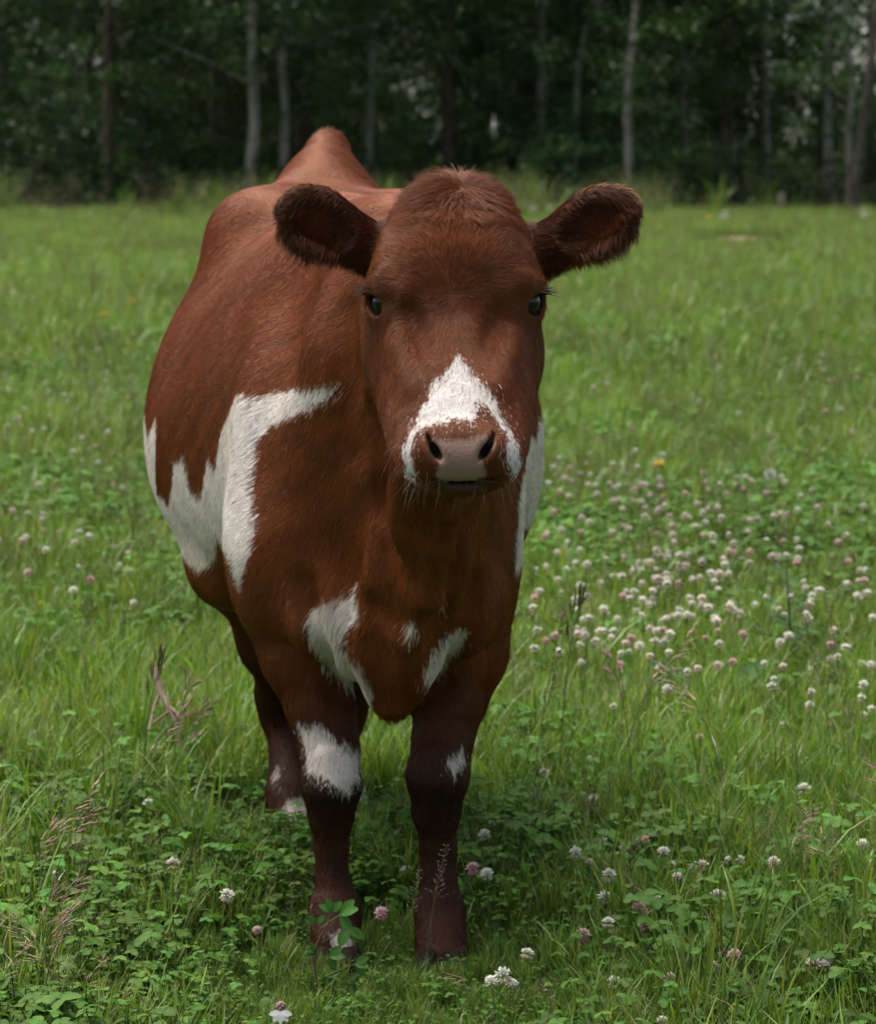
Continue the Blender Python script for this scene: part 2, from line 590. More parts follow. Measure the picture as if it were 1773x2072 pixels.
# ------------------------------------------------------------------ coat: markings in the cow's own measure (mm), then the hair
PATCH = {"blaze":[[30,4857,1059],[22,4850,1050],[14,4843,1042],[7,4838,1034],[-1,4833,1026],[-9,4829,1018],[-12,4822,1007],[-16,4815,995],[-20,4808,984],[-26,4805,974],[-32,4801,964],[-39,4798,954],[-44,4794,941],[-48,4795,928],[-49,4796,915],[-50,4810,901],[-41,4804,891],[-33,4806,881],[-35,4793,893],[-37,4783,904],[-38,4779,914],[-38,4779,923],[-38,4781,933],[-34,4781,942],[-30,4785,951],[-26,4790,959],[-16,4786,963],[-6,4783,967],[4,4781,971],[16,4779,973],[27,4779,975],[38,4777,973],[50,4778,971],[53,4795,985],[50,4801,994],[63,4808,997],[71,4803,987],[79,4800,976],[86,4795,965],[94,4791,954],[94,4779,944],[94,4772,932],[95,4772,920],[106,4792,903],[135,5645,815],[116,4811,913],[112,4798,926],[109,4796,939],[105,4800,950],[99,4803,961],[92,4807,971],[86,4810,982],[82,4815,992],[78,4819,1003],[74,4822,1013],[63,4821,1016],[56,4829,1025],[49,4838,1035],[42,4844,1043],[36,4850,1051]],"flank":[[-136,5399,998],[-146,5406,989],[-155,5411,980],[-170,5418,978],[-184,5431,974],[-199,5453,970],[-213,5479,969],[-226,5518,966],[-242,5589,957],[-258,5648,950],[-271,5665,945],[-285,5675,941],[-297,5686,941],[-309,5697,940],[-322,5711,940],[-335,5751,938],[-342,5782,923],[-350,5818,907],[-356,5851,892],[-363,5878,878],[-369,5901,864],[-372,5912,849],[-376,5923,835],[-379,5934,820],[-382,5944,805],[-385,5955,790],[-392,5970,803],[-399,5985,815],[-401,5994,800],[-404,6004,784],[-407,6016,768],[-413,6036,749],[-419,6058,730],[-436,6094,743],[-440,6098,757],[-444,6104,771],[-448,6111,785],[-452,6120,799],[-473,6181,785],[-475,6189,772],[-477,6197,758],[-479,6208,744],[-481,6220,731],[-491,6265,704],[-505,6302,711],[-519,6351,717],[-519,6337,733],[-518,6329,748],[-519,6324,763],[-517,6317,777],[-516,6311,791],[-515,6307,805],[-514,6305,819],[-514,6306,833],[-514,6312,846],[-514,6321,859],[-521,6340,845],[-529,6364,830],[-538,6401,814],[-542,6423,827],[-546,6455,839],[-551,6500,850],[-552,6608,864],[-546,6766,880],[-545,6838,874],[-546,6829,861],[-548,6824,848],[-550,6827,834],[-547,6805,823],[-546,6793,811],[-545,6787,798],[-544,6783,786],[-543,6783,773],[-539,6765,761],[-535,6751,749],[-532,6743,737],[-529,6741,724],[-527,6746,710],[-527,6771,695],[-513,6706,688],[-503,6682,679],[-505,6718,662],[-496,6702,652],[-488,6688,641],[-478,6666,632],[-478,6691,616],[-474,6500,609],[-469,6308,602],[-456,6260,599],[-445,6230,593],[-435,6209,587],[-419,6178,595],[-403,6146,604],[-399,6118,620],[-394,6082,636],[-390,6052,652],[-386,6028,667],[-379,6026,653],[-350,5658,683],[-342,5638,673],[-337,5630,661],[-332,5624,649],[-327,5620,637],[-322,5618,625],[-318,5607,639],[-313,5598,653],[-309,5591,667],[-305,5587,679],[-302,5584,691],[-299,5582,703],[-296,5580,714],[-292,5578,726],[-293,5582,737],[-295,5588,748],[-296,5595,759],[-297,5603,770],[-298,5612,780],[-300,5620,791],[-299,5626,803],[-299,5631,815],[-299,5637,828],[-296,5638,839],[-293,5640,851],[-290,5641,863],[-288,5643,874],[-277,5632,887],[-267,5613,899],[-255,5574,908],[-243,5542,915],[-232,5518,922],[-216,5488,931],[-200,5461,940],[-186,5441,947],[-173,5425,954],[-163,5416,965],[-154,5411,976],[-145,5406,987]],"side":[[123,5626,660],[123,5622,671],[124,5619,683],[124,5617,695],[125,5615,706],[126,5614,718],[126,5613,729],[127,5613,741],[127,5613,752],[128,5614,763],[129,5615,775],[130,5621,788],[132,5629,800],[134,5639,813],[162,6003,855],[167,6036,835],[170,6050,848],[172,6070,861],[174,6099,874],[183,6278,857],[183,6262,846],[184,6260,833],[185,6270,820],[186,6287,806],[187,6319,790],[183,6354,782],[185,6391,766],[181,6344,758],[182,6288,743],[178,6261,733],[175,6246,722],[172,6240,711],[170,6243,698],[167,6259,684],[161,6312,676],[158,6332,661],[151,6392,651],[136,5940,692],[135,5853,680],[134,5768,668],[133,5688,655],[129,5666,646]],"chest":[[-123,5449,671],[-135,5478,650],[-133,5475,639],[-153,5486,631],[-165,5488,629],[-177,5492,626],[-190,5515,621],[-199,5532,605],[-207,5534,590],[-208,5535,573],[-209,5540,556],[-202,5550,542],[-196,5567,527],[-190,5620,507],[-178,5635,495],[-165,5648,483],[-156,5662,470],[-146,5672,457],[-109,5482,467],[-106,5471,481],[-108,5466,493],[-111,5461,505],[-119,5459,516],[-126,5459,527],[-134,5462,538],[-142,5474,549],[-149,5480,561],[-144,5476,576],[-138,5473,591],[-129,5455,601],[-120,5441,610],[-123,5445,622],[-127,5455,633],[-128,5467,650]],"chest2":[[47,5527,578],[34,5522,575],[22,5468,579],[10,5450,578],[1,5450,564],[-8,5449,551],[-15,5453,535],[-20,5457,521],[-24,5457,507],[-29,5458,494],[-18,5465,500],[-8,5475,507],[3,5642,488],[12,5631,501],[21,5598,517],[30,5570,531],[39,5555,542],[43,5537,561]],"pad":[[-14,4774,952],[-1,4757,950],[13,4754,947],[26,4754,949],[40,4755,950],[52,4756,952],[65,4760,954],[78,4776,954],[81,4761,939],[72,4760,929],[62,4758,919],[66,4757,908],[69,4767,896],[60,4769,892],[50,4776,888],[38,4820,883],[25,4814,882],[13,4788,884],[-4,4768,894],[-2,4758,905],[0,4755,916],[-7,4758,925],[-14,4760,934],[-14,4780,942]],"dot1":[[5,5306,645],[9,5310,647],[12,5416,628],[8,5419,622]],"dot2":[[-48,5366,605],[-37,5355,609],[-31,5364,595],[-44,5369,581],[-46,5367,593]],"dot3":[[101,4936,1129],[108,4938,1141],[110,4942,1136],[104,4942,1123]],"knee":[[-234,5636,404],[-215,5622,399],[-202,5618,401],[-189,5616,402],[-182,5616,393],[-176,5615,383],[-166,5616,377],[-155,5619,371],[-145,5625,364],[-135,5637,356],[-132,5642,343],[-132,5640,332],[-129,5642,319],[-128,5632,309],[-137,5609,309],[-142,5603,299],[-147,5600,288],[-161,5587,300],[-175,5584,310],[-187,5589,317],[-200,5597,322],[-213,5612,327],[-216,5621,338],[-218,5627,350],[-221,5630,362],[-226,5635,375],[-230,5636,389]],"knee2":[[44,5620,371],[42,5617,356],[40,5609,342],[34,5597,330],[27,5591,316],[19,5588,332],[12,5588,346],[22,5598,355],[33,5610,363]],"foot":[[-179,5572,23],[-160,5574,32],[-151,5575,25],[-142,5581,16],[-141,5586,-1],[-161,5588,-17],[-153,5583,-10],[-165,5574,-1],[-172,5570,12]]}
for _k in PATCH:
    PATCH[_k] = np.array(PATCH[_k], float) / 1000.0

def wob(X, f, seed=0):
    """cheap smooth noise, about -1..1"""
    a = np.zeros(len(X))
    r_ = np.random.default_rng(seed)
    for i in range(5):
        k = r_.normal(size=3) * f * (1 + .35 * i)
        a += np.sin(X @ k + r_.uniform(0, 6.28)) / (1 + .3 * i)
    return a / 2.2

def inpoly(x, y, pl):
    r_ = np.zeros(len(x), bool)
    n = len(pl)
    for i in range(n):
        x0, y0 = pl[i]; x1, y1 = pl[(i + 1) % n]
        c = (y0 > y) != (y1 > y)
        if not c.any():
            continue
        r_ ^= c & (x < (x1 - x0) * (y - y0) / (y1 - y0 + 1e-12) + x0)
    return r_

def xc_at(y):
    return np.interp(y, STY, STV[:, 0])

def coat(X):
    """white mask (bool) and bare-skin mask"""
    white = np.zeros(len(X), bool)
    J = X + np.stack([wob(X, 180, 1), wob(X, 180, 2), wob(X, 180, 3)], 1) * .0035
    def front(name, sel):
        i = np.nonzero(sel)[0]
        pl = PATCH[name]
        white[i] |= inpoly(J[i, 0], J[i, 2] - (.034 if name == 'foot' else 0), pl[:, [0, 2]])
    def flank(name, sel):
        i = np.nonzero(sel)[0]
        pl = PATCH[name]
        white[i] |= inpoly(J[i, 1], J[i, 2], pl[:, [1, 2]])
    y, z = X[:, 1], X[:, 2]
    front('blaze', (y < 4.95) & (z > .85))
    flank('flank', (X[:, 0] < xc_at(y) - .02) & (y > 5.3) & (z < 1.1))
    flank('side', (X[:, 0] > xc_at(y) + .02) & (y > 5.3) & (z < 1.0))
    for k in ('chest', 'chest2', 'dot1', 'dot2'):
        front(k, (y < 5.72) & (y > 5.2) & (z < .75))
    for k in ('knee', 'knee2', 'foot'):
        front(k, (y < 5.66) & (z < .45))
    # under the belly, the hind pasterns, a fleck above the hind fetlock
    white |= (y > 6.05) & (y < 6.7) & (z < .56 + .02 * wob(X, 12, 9)) & (z > .45) & (np.abs(X[:, 0] - xc_at(y)) < .20)
    white |= (y > 6.5) & (z < .075 + .02 * wob(X, 40, 11)) & (X[:, 0] > -.30)
    hx = X - P(563, 1562, 6.76)
    white |= (y > 6.5) & (np.abs(hx[:, 0]) < .004) & (np.abs(hx[:, 2]) < .010)
    pad = np.zeros(len(X), bool)
    i = np.nonzero((y < 4.83) & (z > .86) & (z < .99))[0]
    pl = PATCH['pad']
    pad[i] = inpoly(X[i, 0], X[i, 2], pl[:, [0, 2]])
    return white, pad

BROWN = np.array((.176, .0485, .0122))
DARK = np.array((.064, .0175, .0056))
BLACK = np.array((.018, .0068, .0034))
WHITE = np.array((.68, .645, .635))

def sstep(a, b, x):
    t = np.clip((x - a) / (b - a), 0, 1)
    return t * t * (3 - 2 * t)

def brown_of(X):
    """the red of the coat: deeper on face, ears, legs and brisket"""
    y, z = X[:, 1], X[:, 2]
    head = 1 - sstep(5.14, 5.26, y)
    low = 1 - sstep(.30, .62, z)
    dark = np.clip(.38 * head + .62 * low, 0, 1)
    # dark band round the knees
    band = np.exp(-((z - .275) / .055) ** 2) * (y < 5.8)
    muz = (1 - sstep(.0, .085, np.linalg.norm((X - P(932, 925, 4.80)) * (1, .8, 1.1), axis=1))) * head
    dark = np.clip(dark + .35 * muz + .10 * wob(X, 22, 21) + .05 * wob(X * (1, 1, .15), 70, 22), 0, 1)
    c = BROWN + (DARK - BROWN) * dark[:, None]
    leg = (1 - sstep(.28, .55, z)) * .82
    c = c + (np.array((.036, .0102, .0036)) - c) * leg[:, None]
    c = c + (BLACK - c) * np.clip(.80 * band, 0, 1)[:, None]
    e = np.zeros(len(X))
    for b, t, R, cc, L in EARS:
        q = (X - cc) @ R
        ins = (np.abs(q[:, 0]) < L * .6) & (np.abs(q[:, 2]) < .07) & (np.abs(q[:, 1]) < .05)
        e = np.where(ins, sstep(-.012, .012, q[:, 1]), e)
    c = c + (DARK * .75 - c) * (e * .75)[:, None]
    return c

def coat_colour(X):
    w, pad = coat(X)
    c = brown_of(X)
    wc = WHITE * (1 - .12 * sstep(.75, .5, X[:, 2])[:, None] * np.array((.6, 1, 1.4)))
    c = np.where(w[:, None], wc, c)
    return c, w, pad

_t1 = _t.time()
skin_c, skin_w, skin_pad = coat_colour(CV)
eye_d = np.minimum(np.linalg.norm(CV - EYE_L, axis=1), np.linalg.norm(CV - EYE_R, axis=1))
lid = 1 - sstep(.0292, .0340, eye_d)
skin_c = skin_c * .9
skin_c = skin_c + (np.array((.018, .011, .010)) - skin_c) * lid[:, None]
# the moist pad of the nose, dark nostrils and lips
pad_c = np.array((.35, .205, .165)) * (1 + .10 * wob(CV, 90, 31))[:, None]
lip = ((CV[:, 1] < 4.90) & (CV[:, 2] < .905) & (CV[:, 2] > .84) & (np.abs(CV[:, 0] - .031) < .048) & ~skin_pad)
skin_c = np.where(lip[:, None], np.array((.060, .030, .022)), skin_c)
nos = np.zeros(len(CV))
for u_, v_ in ((880, 912), (984, 911)):
    nos = np.maximum(nos, 1 - sstep(.008, .017, np.linalg.norm((CV - P(u_, v_, 4.775)) * (1, .6, .9), axis=1)))
skin_c = np.where(skin_pad[:, None], pad_c, skin_c)
skin_c = skin_c + (np.array((.022, .012, .011)) - skin_c) * nos[:, None]

# ---- materials
def mat_skin():
    m = NT('cow_skin')
    col = m.n('Attribute', attribute_name='col').outputs['Color']
    pad = m.n('Attribute', attribute_name='pad').outputs['Fac']
    geo = m.n('NewGeometry')
    vor = m.n('TexVoronoi', feature='DISTANCE_TO_EDGE', ins={'Vector': geo.outputs['Position'], 'Scale': 330.0})
    crk = m.n('MapRange', ins={0: vor.outputs[0], 1: 0.0, 2: 0.12})
    nz = m.n('TexNoise', ins={'Vector': geo.outputs['Position'], 'Scale': 120.0, 'Detail': 4.0})
    c2 = m.mix(col, m.mix(col, (.35, .35, .35), 1.0, 'MULTIPLY'), m.math('MULTIPLY', m.math('SUBTRACT', 1.0, crk.outputs[0]), m.math('MULTIPLY', pad, .55)))
    hgt = m.math('ADD', m.math('MULTIPLY', crk.outputs[0], pad), m.math('MULTIPLY', nz.outputs[0], .4))
    bmp = m.n('Bump', ins={'Strength': .5, 'Distance': .002, 'Height': hgt})
    rgh = m.math('SUBTRACT', .75, m.math('MULTIPLY', pad, .33))
    b = m.n('BsdfPrincipled', ins={'Base Color': c2, 'Roughness': rgh, 'Normal': bmp.outputs[0], 'Specular IOR Level': .35})
    m.l(b.outputs[0], m.out.inputs[0])
    return m.m

def mat_hair(name='cow_hair', rough=.42, spec=.20):
    m = NT(name)
    col = m.n('Attribute', attribute_name='col').outputs['Color']
    inf = m.n('HairInfo')
    tipc = m.mix(col, m.mix(col, (1.30, 1.25, 1.2), 1.0, 'MULTIPLY'), inf.outputs['Intercept'])
    b = m.n('BsdfPrincipled', ins={'Base Color': tipc, 'Roughness': rough, 'Specular IOR Level': spec})
    m.l(b.outputs[0], m.out.inputs[0])
    return m.m

MAT_SKIN, MAT_HAIR = mat_skin(), mat_hair()

cow = empty('cow', (-.10, 6.1, 0))
tag(cow, 'red brown and white cow standing in the meadow facing the camera', 'cow')
OFF = np.array(cow.location)
body = link('body', mesh_np('body', CV - OFF, CF, True, {'col': skin_c, 'pad': skin_pad.astype(float)}), cow, MAT_SKIN)

# ---- hair roots
TRI = np.concatenate([CF[:, [0, 1, 2]], CF[:, [0, 2, 3]]])
ta, tb, tc = CV[TRI[:, 0]], CV[TRI[:, 1]], CV[TRI[:, 2]]
area = np.linalg.norm(np.cross(tb - ta, tc - ta), axis=1) * .5
cen = (ta + tb + tc) / 3
cn = CN[TRI].mean(1)
dens = np.full(len(TRI), 160e3)                        # hairs per square metre
hd = (cen[:, 1] < 5.16) & (cen[:, 2] > .84)
dens[hd] = 330e3
dens[(cen[:, 2] < .46) & (cen[:, 1] < 5.8)] = 170e3
view = np.array((0, 0, CAM_H)) - cen
view /= np.linalg.norm(view, axis=1, keepdims=True)
facing = (cn * view).sum(1)
dens *= np.where(facing < -.30, .07, 1.0)             # the far side of the animal needs fewer
dens[cen[:, 2] < .03] = 0
cnt = rng.poisson(area * dens)
ti = np.repeat(np.arange(len(TRI)), cnt)
u_, v_ = rng.random(len(ti)), rng.random(len(ti))
fl = u_ + v_ > 1
u_[fl], v_[fl] = 1 - u_[fl], 1 - v_[fl]
w3 = np.stack([1 - u_ - v_, u_, v_], 1)
HX = (CV[TRI[ti]] * w3[..., None]).sum(1)
HN = (CN[TRI[ti]] * w3[..., None]).sum(1)
HN /= np.linalg.norm(HN, axis=1, keepdims=True) + 1e-9
eye_d = np.minimum(np.linalg.norm(HX - EYE_L, axis=1), np.linalg.norm(HX - EYE_R, axis=1))
hc, hw, hpad = coat_colour(HX)
nos = np.ones(len(HX))
for uu, vv in ((880, 912), (984, 911)):
    nos = np.minimum(nos, np.linalg.norm((HX - P(uu, vv, 4.775)) * (1, .6, .9), axis=1))
lip = ((HX[:, 1] < 4.90) & (HX[:, 2] < .893) & (HX[:, 2] > .874) & (np.abs(HX[:, 0] - .031) < .038))
keep = (eye_d > .0315) & ~hpad & (nos > .014) & ~lip
HX, HN, hc, hw = HX[keep], HN[keep], hc[keep], hw[keep]
nh = len(HX)
print('hairs', nh, _t.time() - _t1)

# ---- which way it lies and how long it is
def unit(a):
    return a / (np.linalg.norm(a, axis=-1, keepdims=True) + 1e-9)
hy, hz = HX[:, 1], HX[:, 2]
fl_body = np.tile(np.array((0., .75, -.62)), (nh, 1))
fl_body[:, 0] += .25 * wob(HX, 7, 41)
fl_body[:, 2] += .25 * wob(HX, 6, 42)
fl_leg = np.tile(np.array((0., .12, -1.)), (nh, 1))
W1, W2 = P(925, 600, 4.93), P(928, 395, 5.04)
d1, d2 = HX - W1, HX - W2
w1 = 1 / ((d1 ** 2).sum(1) + .0008)
w2 = 1.6 / ((d2 ** 2).sum(1) + .0006) * np.exp(-(d2 ** 2).sum(1) / .0050)
fl_head = unit(d1) * w1[:, None] + unit(d2) * w2[:, None]
fl_head = unit(fl_head)
down = sstep(1.13, 1.06, hz)
fl_head = fl_head * (1 - .6 * down)[:, None] + np.array((0, -.1, -.9)) * down[:, None]
side = sstep(.085, .13, np.abs(HX[:, 0] - .027)) * sstep(4.9, 5.05, hy)
fl_head = fl_head * (1 - side)[:, None] + np.array((0, .8, -.5)) * side[:, None]
th = sstep(5.24, 5.10, hy)[:, None]
tl = (sstep(.58, .45, hz) * (hy < 5.85) + sstep(.65, .5, hz) * (hy > 6.3))[:, None]
flow = fl_body * (1 - th) + fl_head * th
flow = flow * (1 - tl) + fl_leg * tl
ln = np.full(nh, .016)
ln = np.where(hd_ := ((hy < 5.16) & (hz > .84)), .0085, ln)
ln = ln + .011 * hd_ * sstep(1.10, 1.27, hz)
ln = np.where(hd_ & (hz < 1.0), .0065, ln)
ln = np.where((hy < 5.8) & (hz < .42), .010, ln)
ln = ln + .010 * np.exp(-((HX - P(690, 1270, 5.5)) ** 2).sum(1) / .004) + .010 * (np.exp(-((hz - .47) / .05) ** 2) * (hy < 5.6))
ln = ln + .004 * ((hy > 5.75) & (HX[:, 0] > xc_at(hy) + .15)) * hw
# whorl on the poll
ln = ln + .012 * np.exp(-(d2 ** 2).sum(1) / .0035)
lift = np.full(nh, .06)
lift = np.where(hd_, .15 + .26 * sstep(1.12, 1.28, hz), lift)
inner = np.zeros(nh)
for b, t, R, cc, L in EARS:
    q = (HX - cc) @ R
    ins = (np.abs(q[:, 0]) < L * .62) & (np.abs(q[:, 2]) < .075) & (np.abs(q[:, 1]) < .06) & (np.abs(HX[:, 0] - .027) > .115)
    out = R[:, 0] * .75 + np.array((0, 0, -.22))
    rim = np.sqrt((q[:, 0] / (L * .42)) ** 2 + (q[:, 2] / .05) ** 2)
    inside = ins & (q[:, 1] > -.004) & (rim < .95)
    up = np.sign(q[:, 2])[:, None] * R[:, 2]
    f_in = unit(R[:, 0] * .55 - R[:, 2] * np.sign(R[2, 2]) * .75)
    flow = np.where(ins[:, None], out, flow)
    flow = np.where(inside[:, None], f_in, flow)
    lowrim = ins & (q[:, 2] * np.sign(R[2, 2]) < -.025)
    flow = np.where(lowrim[:, None], unit(R[:, 0] * .35 + np.array((0, 0, -1.))), flow)
    ln = np.where(ins, .010, ln)
    ln = np.where(inside, .015, ln)
    ln = np.where(ins & (rim > .85), .013, ln)
    ln = np.where(lowrim, .023, ln)
    lift = np.where(ins, .30, lift)
    lift = np.where(inside, .50, lift)
    inner = np.where(ins & (rim > .93) & (q[:, 0] > -L * .1), 1.0, inner)
tail = np.exp(-((HX - P(662, 285, 7.03)) ** 2).sum(1) / .0012)
ln = ln + .038 * tail
flow = flow + np.array((0, -.2, 1.2)) * tail[:, None]
lift = lift + .5 * tail
crown = hd_ * sstep(1.19, 1.30, hz) * np.exp(-((HX[:, 0] - .027) / .065) ** 2)
ln = ln + .009 * crown
lift = lift + .16 * crown
flow = flow + (np.stack([wob(HX, 130, 81), wob(HX, 130, 82), wob(HX, 130, 83)], 1) * .8) * crown[:, None]
rside = (hy > 5.6) & (HX[:, 0] > xc_at(hy) + .14)
ln = ln + .002 * rside
lift = lift + .12 * rside
flow = unit(flow)
# clumping: neighbours share a lean
cl = np.stack([wob(HX, 95, 51), wob(HX, 95, 52), wob(HX, 95, 53)], 1)
cla = np.where(hd_, .22, .06)[:, None]
flow = unit(flow + cla * cl + np.where(hd_, .12, .055)[:, None] * rng.normal(size=(nh, 3)))
tang = unit(flow - HN * (flow * HN).sum(1, keepdims=True))
hw = coat(HX - tang * (rng.uniform(-.3, 1, nh) ** 3 * .016)[:, None] - .006 * rng.normal(size=(nh, 3)) * (rng.random(nh) < .35)[:, None])[0]
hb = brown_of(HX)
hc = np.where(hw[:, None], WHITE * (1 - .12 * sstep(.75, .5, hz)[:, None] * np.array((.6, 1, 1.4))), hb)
ln = ln * rng.uniform(.6, 1.25, nh)
lift = lift * rng.uniform(.4, 1.6, nh)
K = 4
tt = np.linspace(0, 1, K)
pts = np.empty((nh, K, 3), f32)
for j, t in enumerate(tt):
    pts[:, j] = HX - HN * .0002 + (tang * t + HN * (lift * t * (1.25 - .55 * t))[:, None]) * ln[:, None]
    pts[:, j, 2] -= (.10 * t * t * ln * (ln > .018)).astype(f32)
# let the hair follow the skin instead of diving into hollows
tip_d = np.full(nh, .002)
for c0_ in range(0, nh, 200000):
    tip_d[c0_:c0_ + 200000] = sdf_pts(pts[c0_:c0_ + 200000, K - 1].astype(float))
want = ln * np.clip(lift, .05, .6) * .60 + .0006
fix = np.where(np.abs(tip_d) < .03, np.clip(want - tip_d, -.004 if False else 0, .02), 0)
fix = np.where((~hd_) & (np.abs(tip_d) < .03), np.clip(want - tip_d, -.006, .02), fix)
for j, t in enumerate(tt):
    pts[:, j] += (HN * (fix * t ** 1.5)[:, None]).astype(f32)
rad = np.where(hd_, .00026, .00030)[:, None] * np.array((1, .95, .75, .25)) * rng.uniform(.75, 1.25, nh)[:, None]
strk = np.stack([HX[:, 0] * 20, (.62 * hy + .75 * hz) * 75, (.75 * hy - .62 * hz) * 5], 1)
hc = hc * (1 + .20 * wob(strk, 1.0, 62) * ~hw)[:, None]  # streaks of sheen along the lie of the coat, painted into the hair colour
hc = hc * np.where(hd_, rng.uniform(.75, 1.28, nh), rng.uniform(.78, 1.24, nh))[:, None] * (1 + .10 * wob(HX, 60, 61))[:, None]
grey = rng.random(nh) < .03
hc[hw & grey] = np.array((.20, .13, .11))
guard = (rng.random(nh) < .20) & (ln > .017) & hd_ & (np.abs(HX[:, 0] - .027) > .115)
hc[guard] = np.array((.17, .066, .026))
fair = (rng.random(nh) < .35) & (inner > 0)
hc[fair] = np.array((.36, .19, .10))
hc = np.clip(hc, .004, .85)
hair = link('coat', curves_np('coat', pts - OFF, rad, {'col': hc}), cow, MAT_HAIR)
print('hair done', _t.time() - _t1)

# ---- eyes, lashes, whiskers, claws
def mat_eye():
    m = NT('cow_eye')
    col = m.n('Attribute', attribute_name='col').outputs['Color']
    b = m.n('BsdfPrincipled', ins={'Base Color': col, 'Roughness': .25, 'Coat Weight': .25, 'Specular IOR Level': .3, 'Coat Roughness': .02, 'IOR': 1.4})
    m.l(b.outputs[0], m.out.inputs[0])
    return m.m
MAT_EYE = mat_eye()

def uv_sphere(r_, nu=48, nv=28):
    V = [(0, 0, r_)]
    for j in range(1, nv):
        a = math.pi * j / nv
        for i in range(nu):
            b = 2 * math.pi * i / nu
            V.append((r_ * math.sin(a) * math.cos(b), r_ * math.sin(a) * math.sin(b), r_ * math.cos(a)))
    V.append((0, 0, -r_))
    F4, F3 = [], []
    for j in range(nv - 2):
        for i in range(nu):
            a, b = 1 + j * nu + i, 1 + j * nu + (i + 1) % nu
            F4.append((a, a + nu, b + nu, b))
    for i in range(nu):
        F3.append((0, 1 + i, 1 + (i + 1) % nu))
        e = 1 + (nv - 2) * nu
        F3.append((len(V) - 1, e + (i + 1) % nu, e + i))
    return np.array(V), [np.array(F4), np.array(F3)]

for ey, g in zip((EYE_L, EYE_R), GZ):
    V, F = uv_sphere(.0261)
    n_ = unit(V)
    ang = np.degrees(np.arccos(np.clip(n_ @ g, -1, 1)))
    hor = np.cross(g, (0, 0, 1.0)); hor /= np.linalg.norm(hor)
    px, pz = np.degrees(n_ @ hor), np.degrees(n_[:, 2])
    pup = ((px / 26) ** 2 + (pz / 14) ** 2) < 1
    c = np.where((ang < 42)[:, None], np.array((.010, .005, .004)), np.array((.11, .10, .11)))
    c = np.where(pup[:, None], np.array((.003, .003, .004)), c)
    o = link('eye', mesh_np('eye', V, F, True, {'col': c}), cow, MAT_EYE)
    o.location = ey - OFF

def strands(name, roots, dirs, lens, r0, cols, bend, k=6):
    roots, dirs = np.asarray(roots), unit(np.asarray(dirs))
    n = len(roots)
    t = np.linspace(0, 1, k)[None, :, None]
    p = roots[:, None] + dirs[:, None] * t * np.asarray(lens)[:, None, None] + np.asarray(bend)[:, None] * t * t
    rr = r0 * np.tile(np.linspace(1, .2, k), (n, 1))
    return link(name, curves_np(name, p - OFF, rr, {'col': cols}), cow, MAT_HAIR)

for sx, ey, g in ((-1, EYE_L, GZ[0]), (1, EYE_R, GZ[1])):
    n = 60
    hor = np.array((sx * .70, .70, 0))
    s_ = rng.uniform(-.4, 1.0, n)
    root = ey + g * .0240 + hor * (s_ * .018)[:, None] + np.array((0, 0, 1)) * (.0185 - .007 * s_ ** 2)[:, None]
    dirs = np.array((sx * .85, -.35, .15)) + rng.normal(size=(n, 3)) * .16 + np.array((0, 0, .12)) * (s_ < .2)[:, None]
    cols = np.where((rng.random(n) < .2)[:, None], np.array((.22, .17, .14)), np.array((.02, .013, .011)))
    strands('eyelashes', root, dirs, rng.uniform(.018, .038, n), .00045, cols, np.array((0, 0, -.004)) + rng.normal(size=(n, 3)) * .002)
    # lower lashes and the long brow hairs
    n = 26
    root = ey + np.array((-sx * .012, -.018, .030)) + rng.normal(size=(n, 3)) * (.014, .006, .012)
    strands('brow_hairs', root, np.array((-sx * .5, -.6, .5)) + rng.normal(size=(n, 3)) * .5, rng.uniform(.02, .045, n), .00024,
            np.tile(np.array((.5, .36, .28)), (n, 1)), np.array((0, 0, -.008)) + rng.normal(size=(n, 3)) * .005)
# whiskers round the muzzle
sel = np.nonzero((CV[:, 1] < 4.86) & (CV[:, 2] < .945) & (CV[:, 2] > .85) & ~skin_pad & (CN[:, 1] < .35))[0]
sel = rng.choice(sel, 75)
wd = CN[sel] + rng.normal(size=(len(sel), 3)) * .3 + np.array((0, 0, -.25))
strands('whiskers', CV[sel], wd, rng.uniform(.012, .038, len(sel)), .00024, np.tile(np.array((.24, .18, .15)), (len(sel), 1)), np.array((0, .004, -.008)) + rng.normal(size=(len(sel), 3)) * .004)

MAT_HOOF = NT('cow_hoof')
_nz = MAT_HOOF.n('TexNoise', ins={'Scale': 60.0, 'Detail': 5.0})
_b = MAT_HOOF.n('BsdfPrincipled', ins={'Base Color': MAT_HOOF.ramp(_nz.outputs[0], [(.3, (.010, .006, .005)), (.7, (.026, .016, .012))]), 'Roughness': .85, 'Specular IOR Level': .1})
MAT_HOOF.l(_b.outputs[0], MAT_HOOF.out.inputs[0])
def claw_mesh():
    rings = [(.036, .016, .020, .0), (.026, .020, .026, -.004), (.016, .024, .034, -.012), (.0, .026, .040, -.018)]
    n = 14
    V, F = [], []
    for z, a, b, yo in rings:
        for i in range(n):
            t = 2 * math.pi * i / n
            cx, cy = math.cos(t), math.sin(t)
            V.append((a * cx * (1 - .35 * max(0, -cy)), yo + b * cy, z))
    for r_ in range(len(rings) - 1):
        for i in range(n):
            F.append((r_ * n + i, (r_ + 1) * n + i, (r_ + 1) * n + (i + 1) % n, r_ * n + (i + 1) % n))
    me = mesh_np('claw', np.array(V), np.array(F))
    bm = bmesh.new(); bm.from_mesh(me)
    bm.verts.ensure_lookup_table()
    bm.faces.new([bm.verts[i] for i in range(n)])
    bm.faces.new([bm.verts[3 * n + i] for i in reversed(range(n))])
    bm.normal_update()
    bm.to_mesh(me); bm.free()
    me.materials.append(MAT_HOOF.m)
    return me
CLAW = claw_mesh()
FEET = [P(680, 1935, 5.60), P(895, 1940, 5.59), P(592, 1668, 6.70), P(712, 1640, 6.84)]
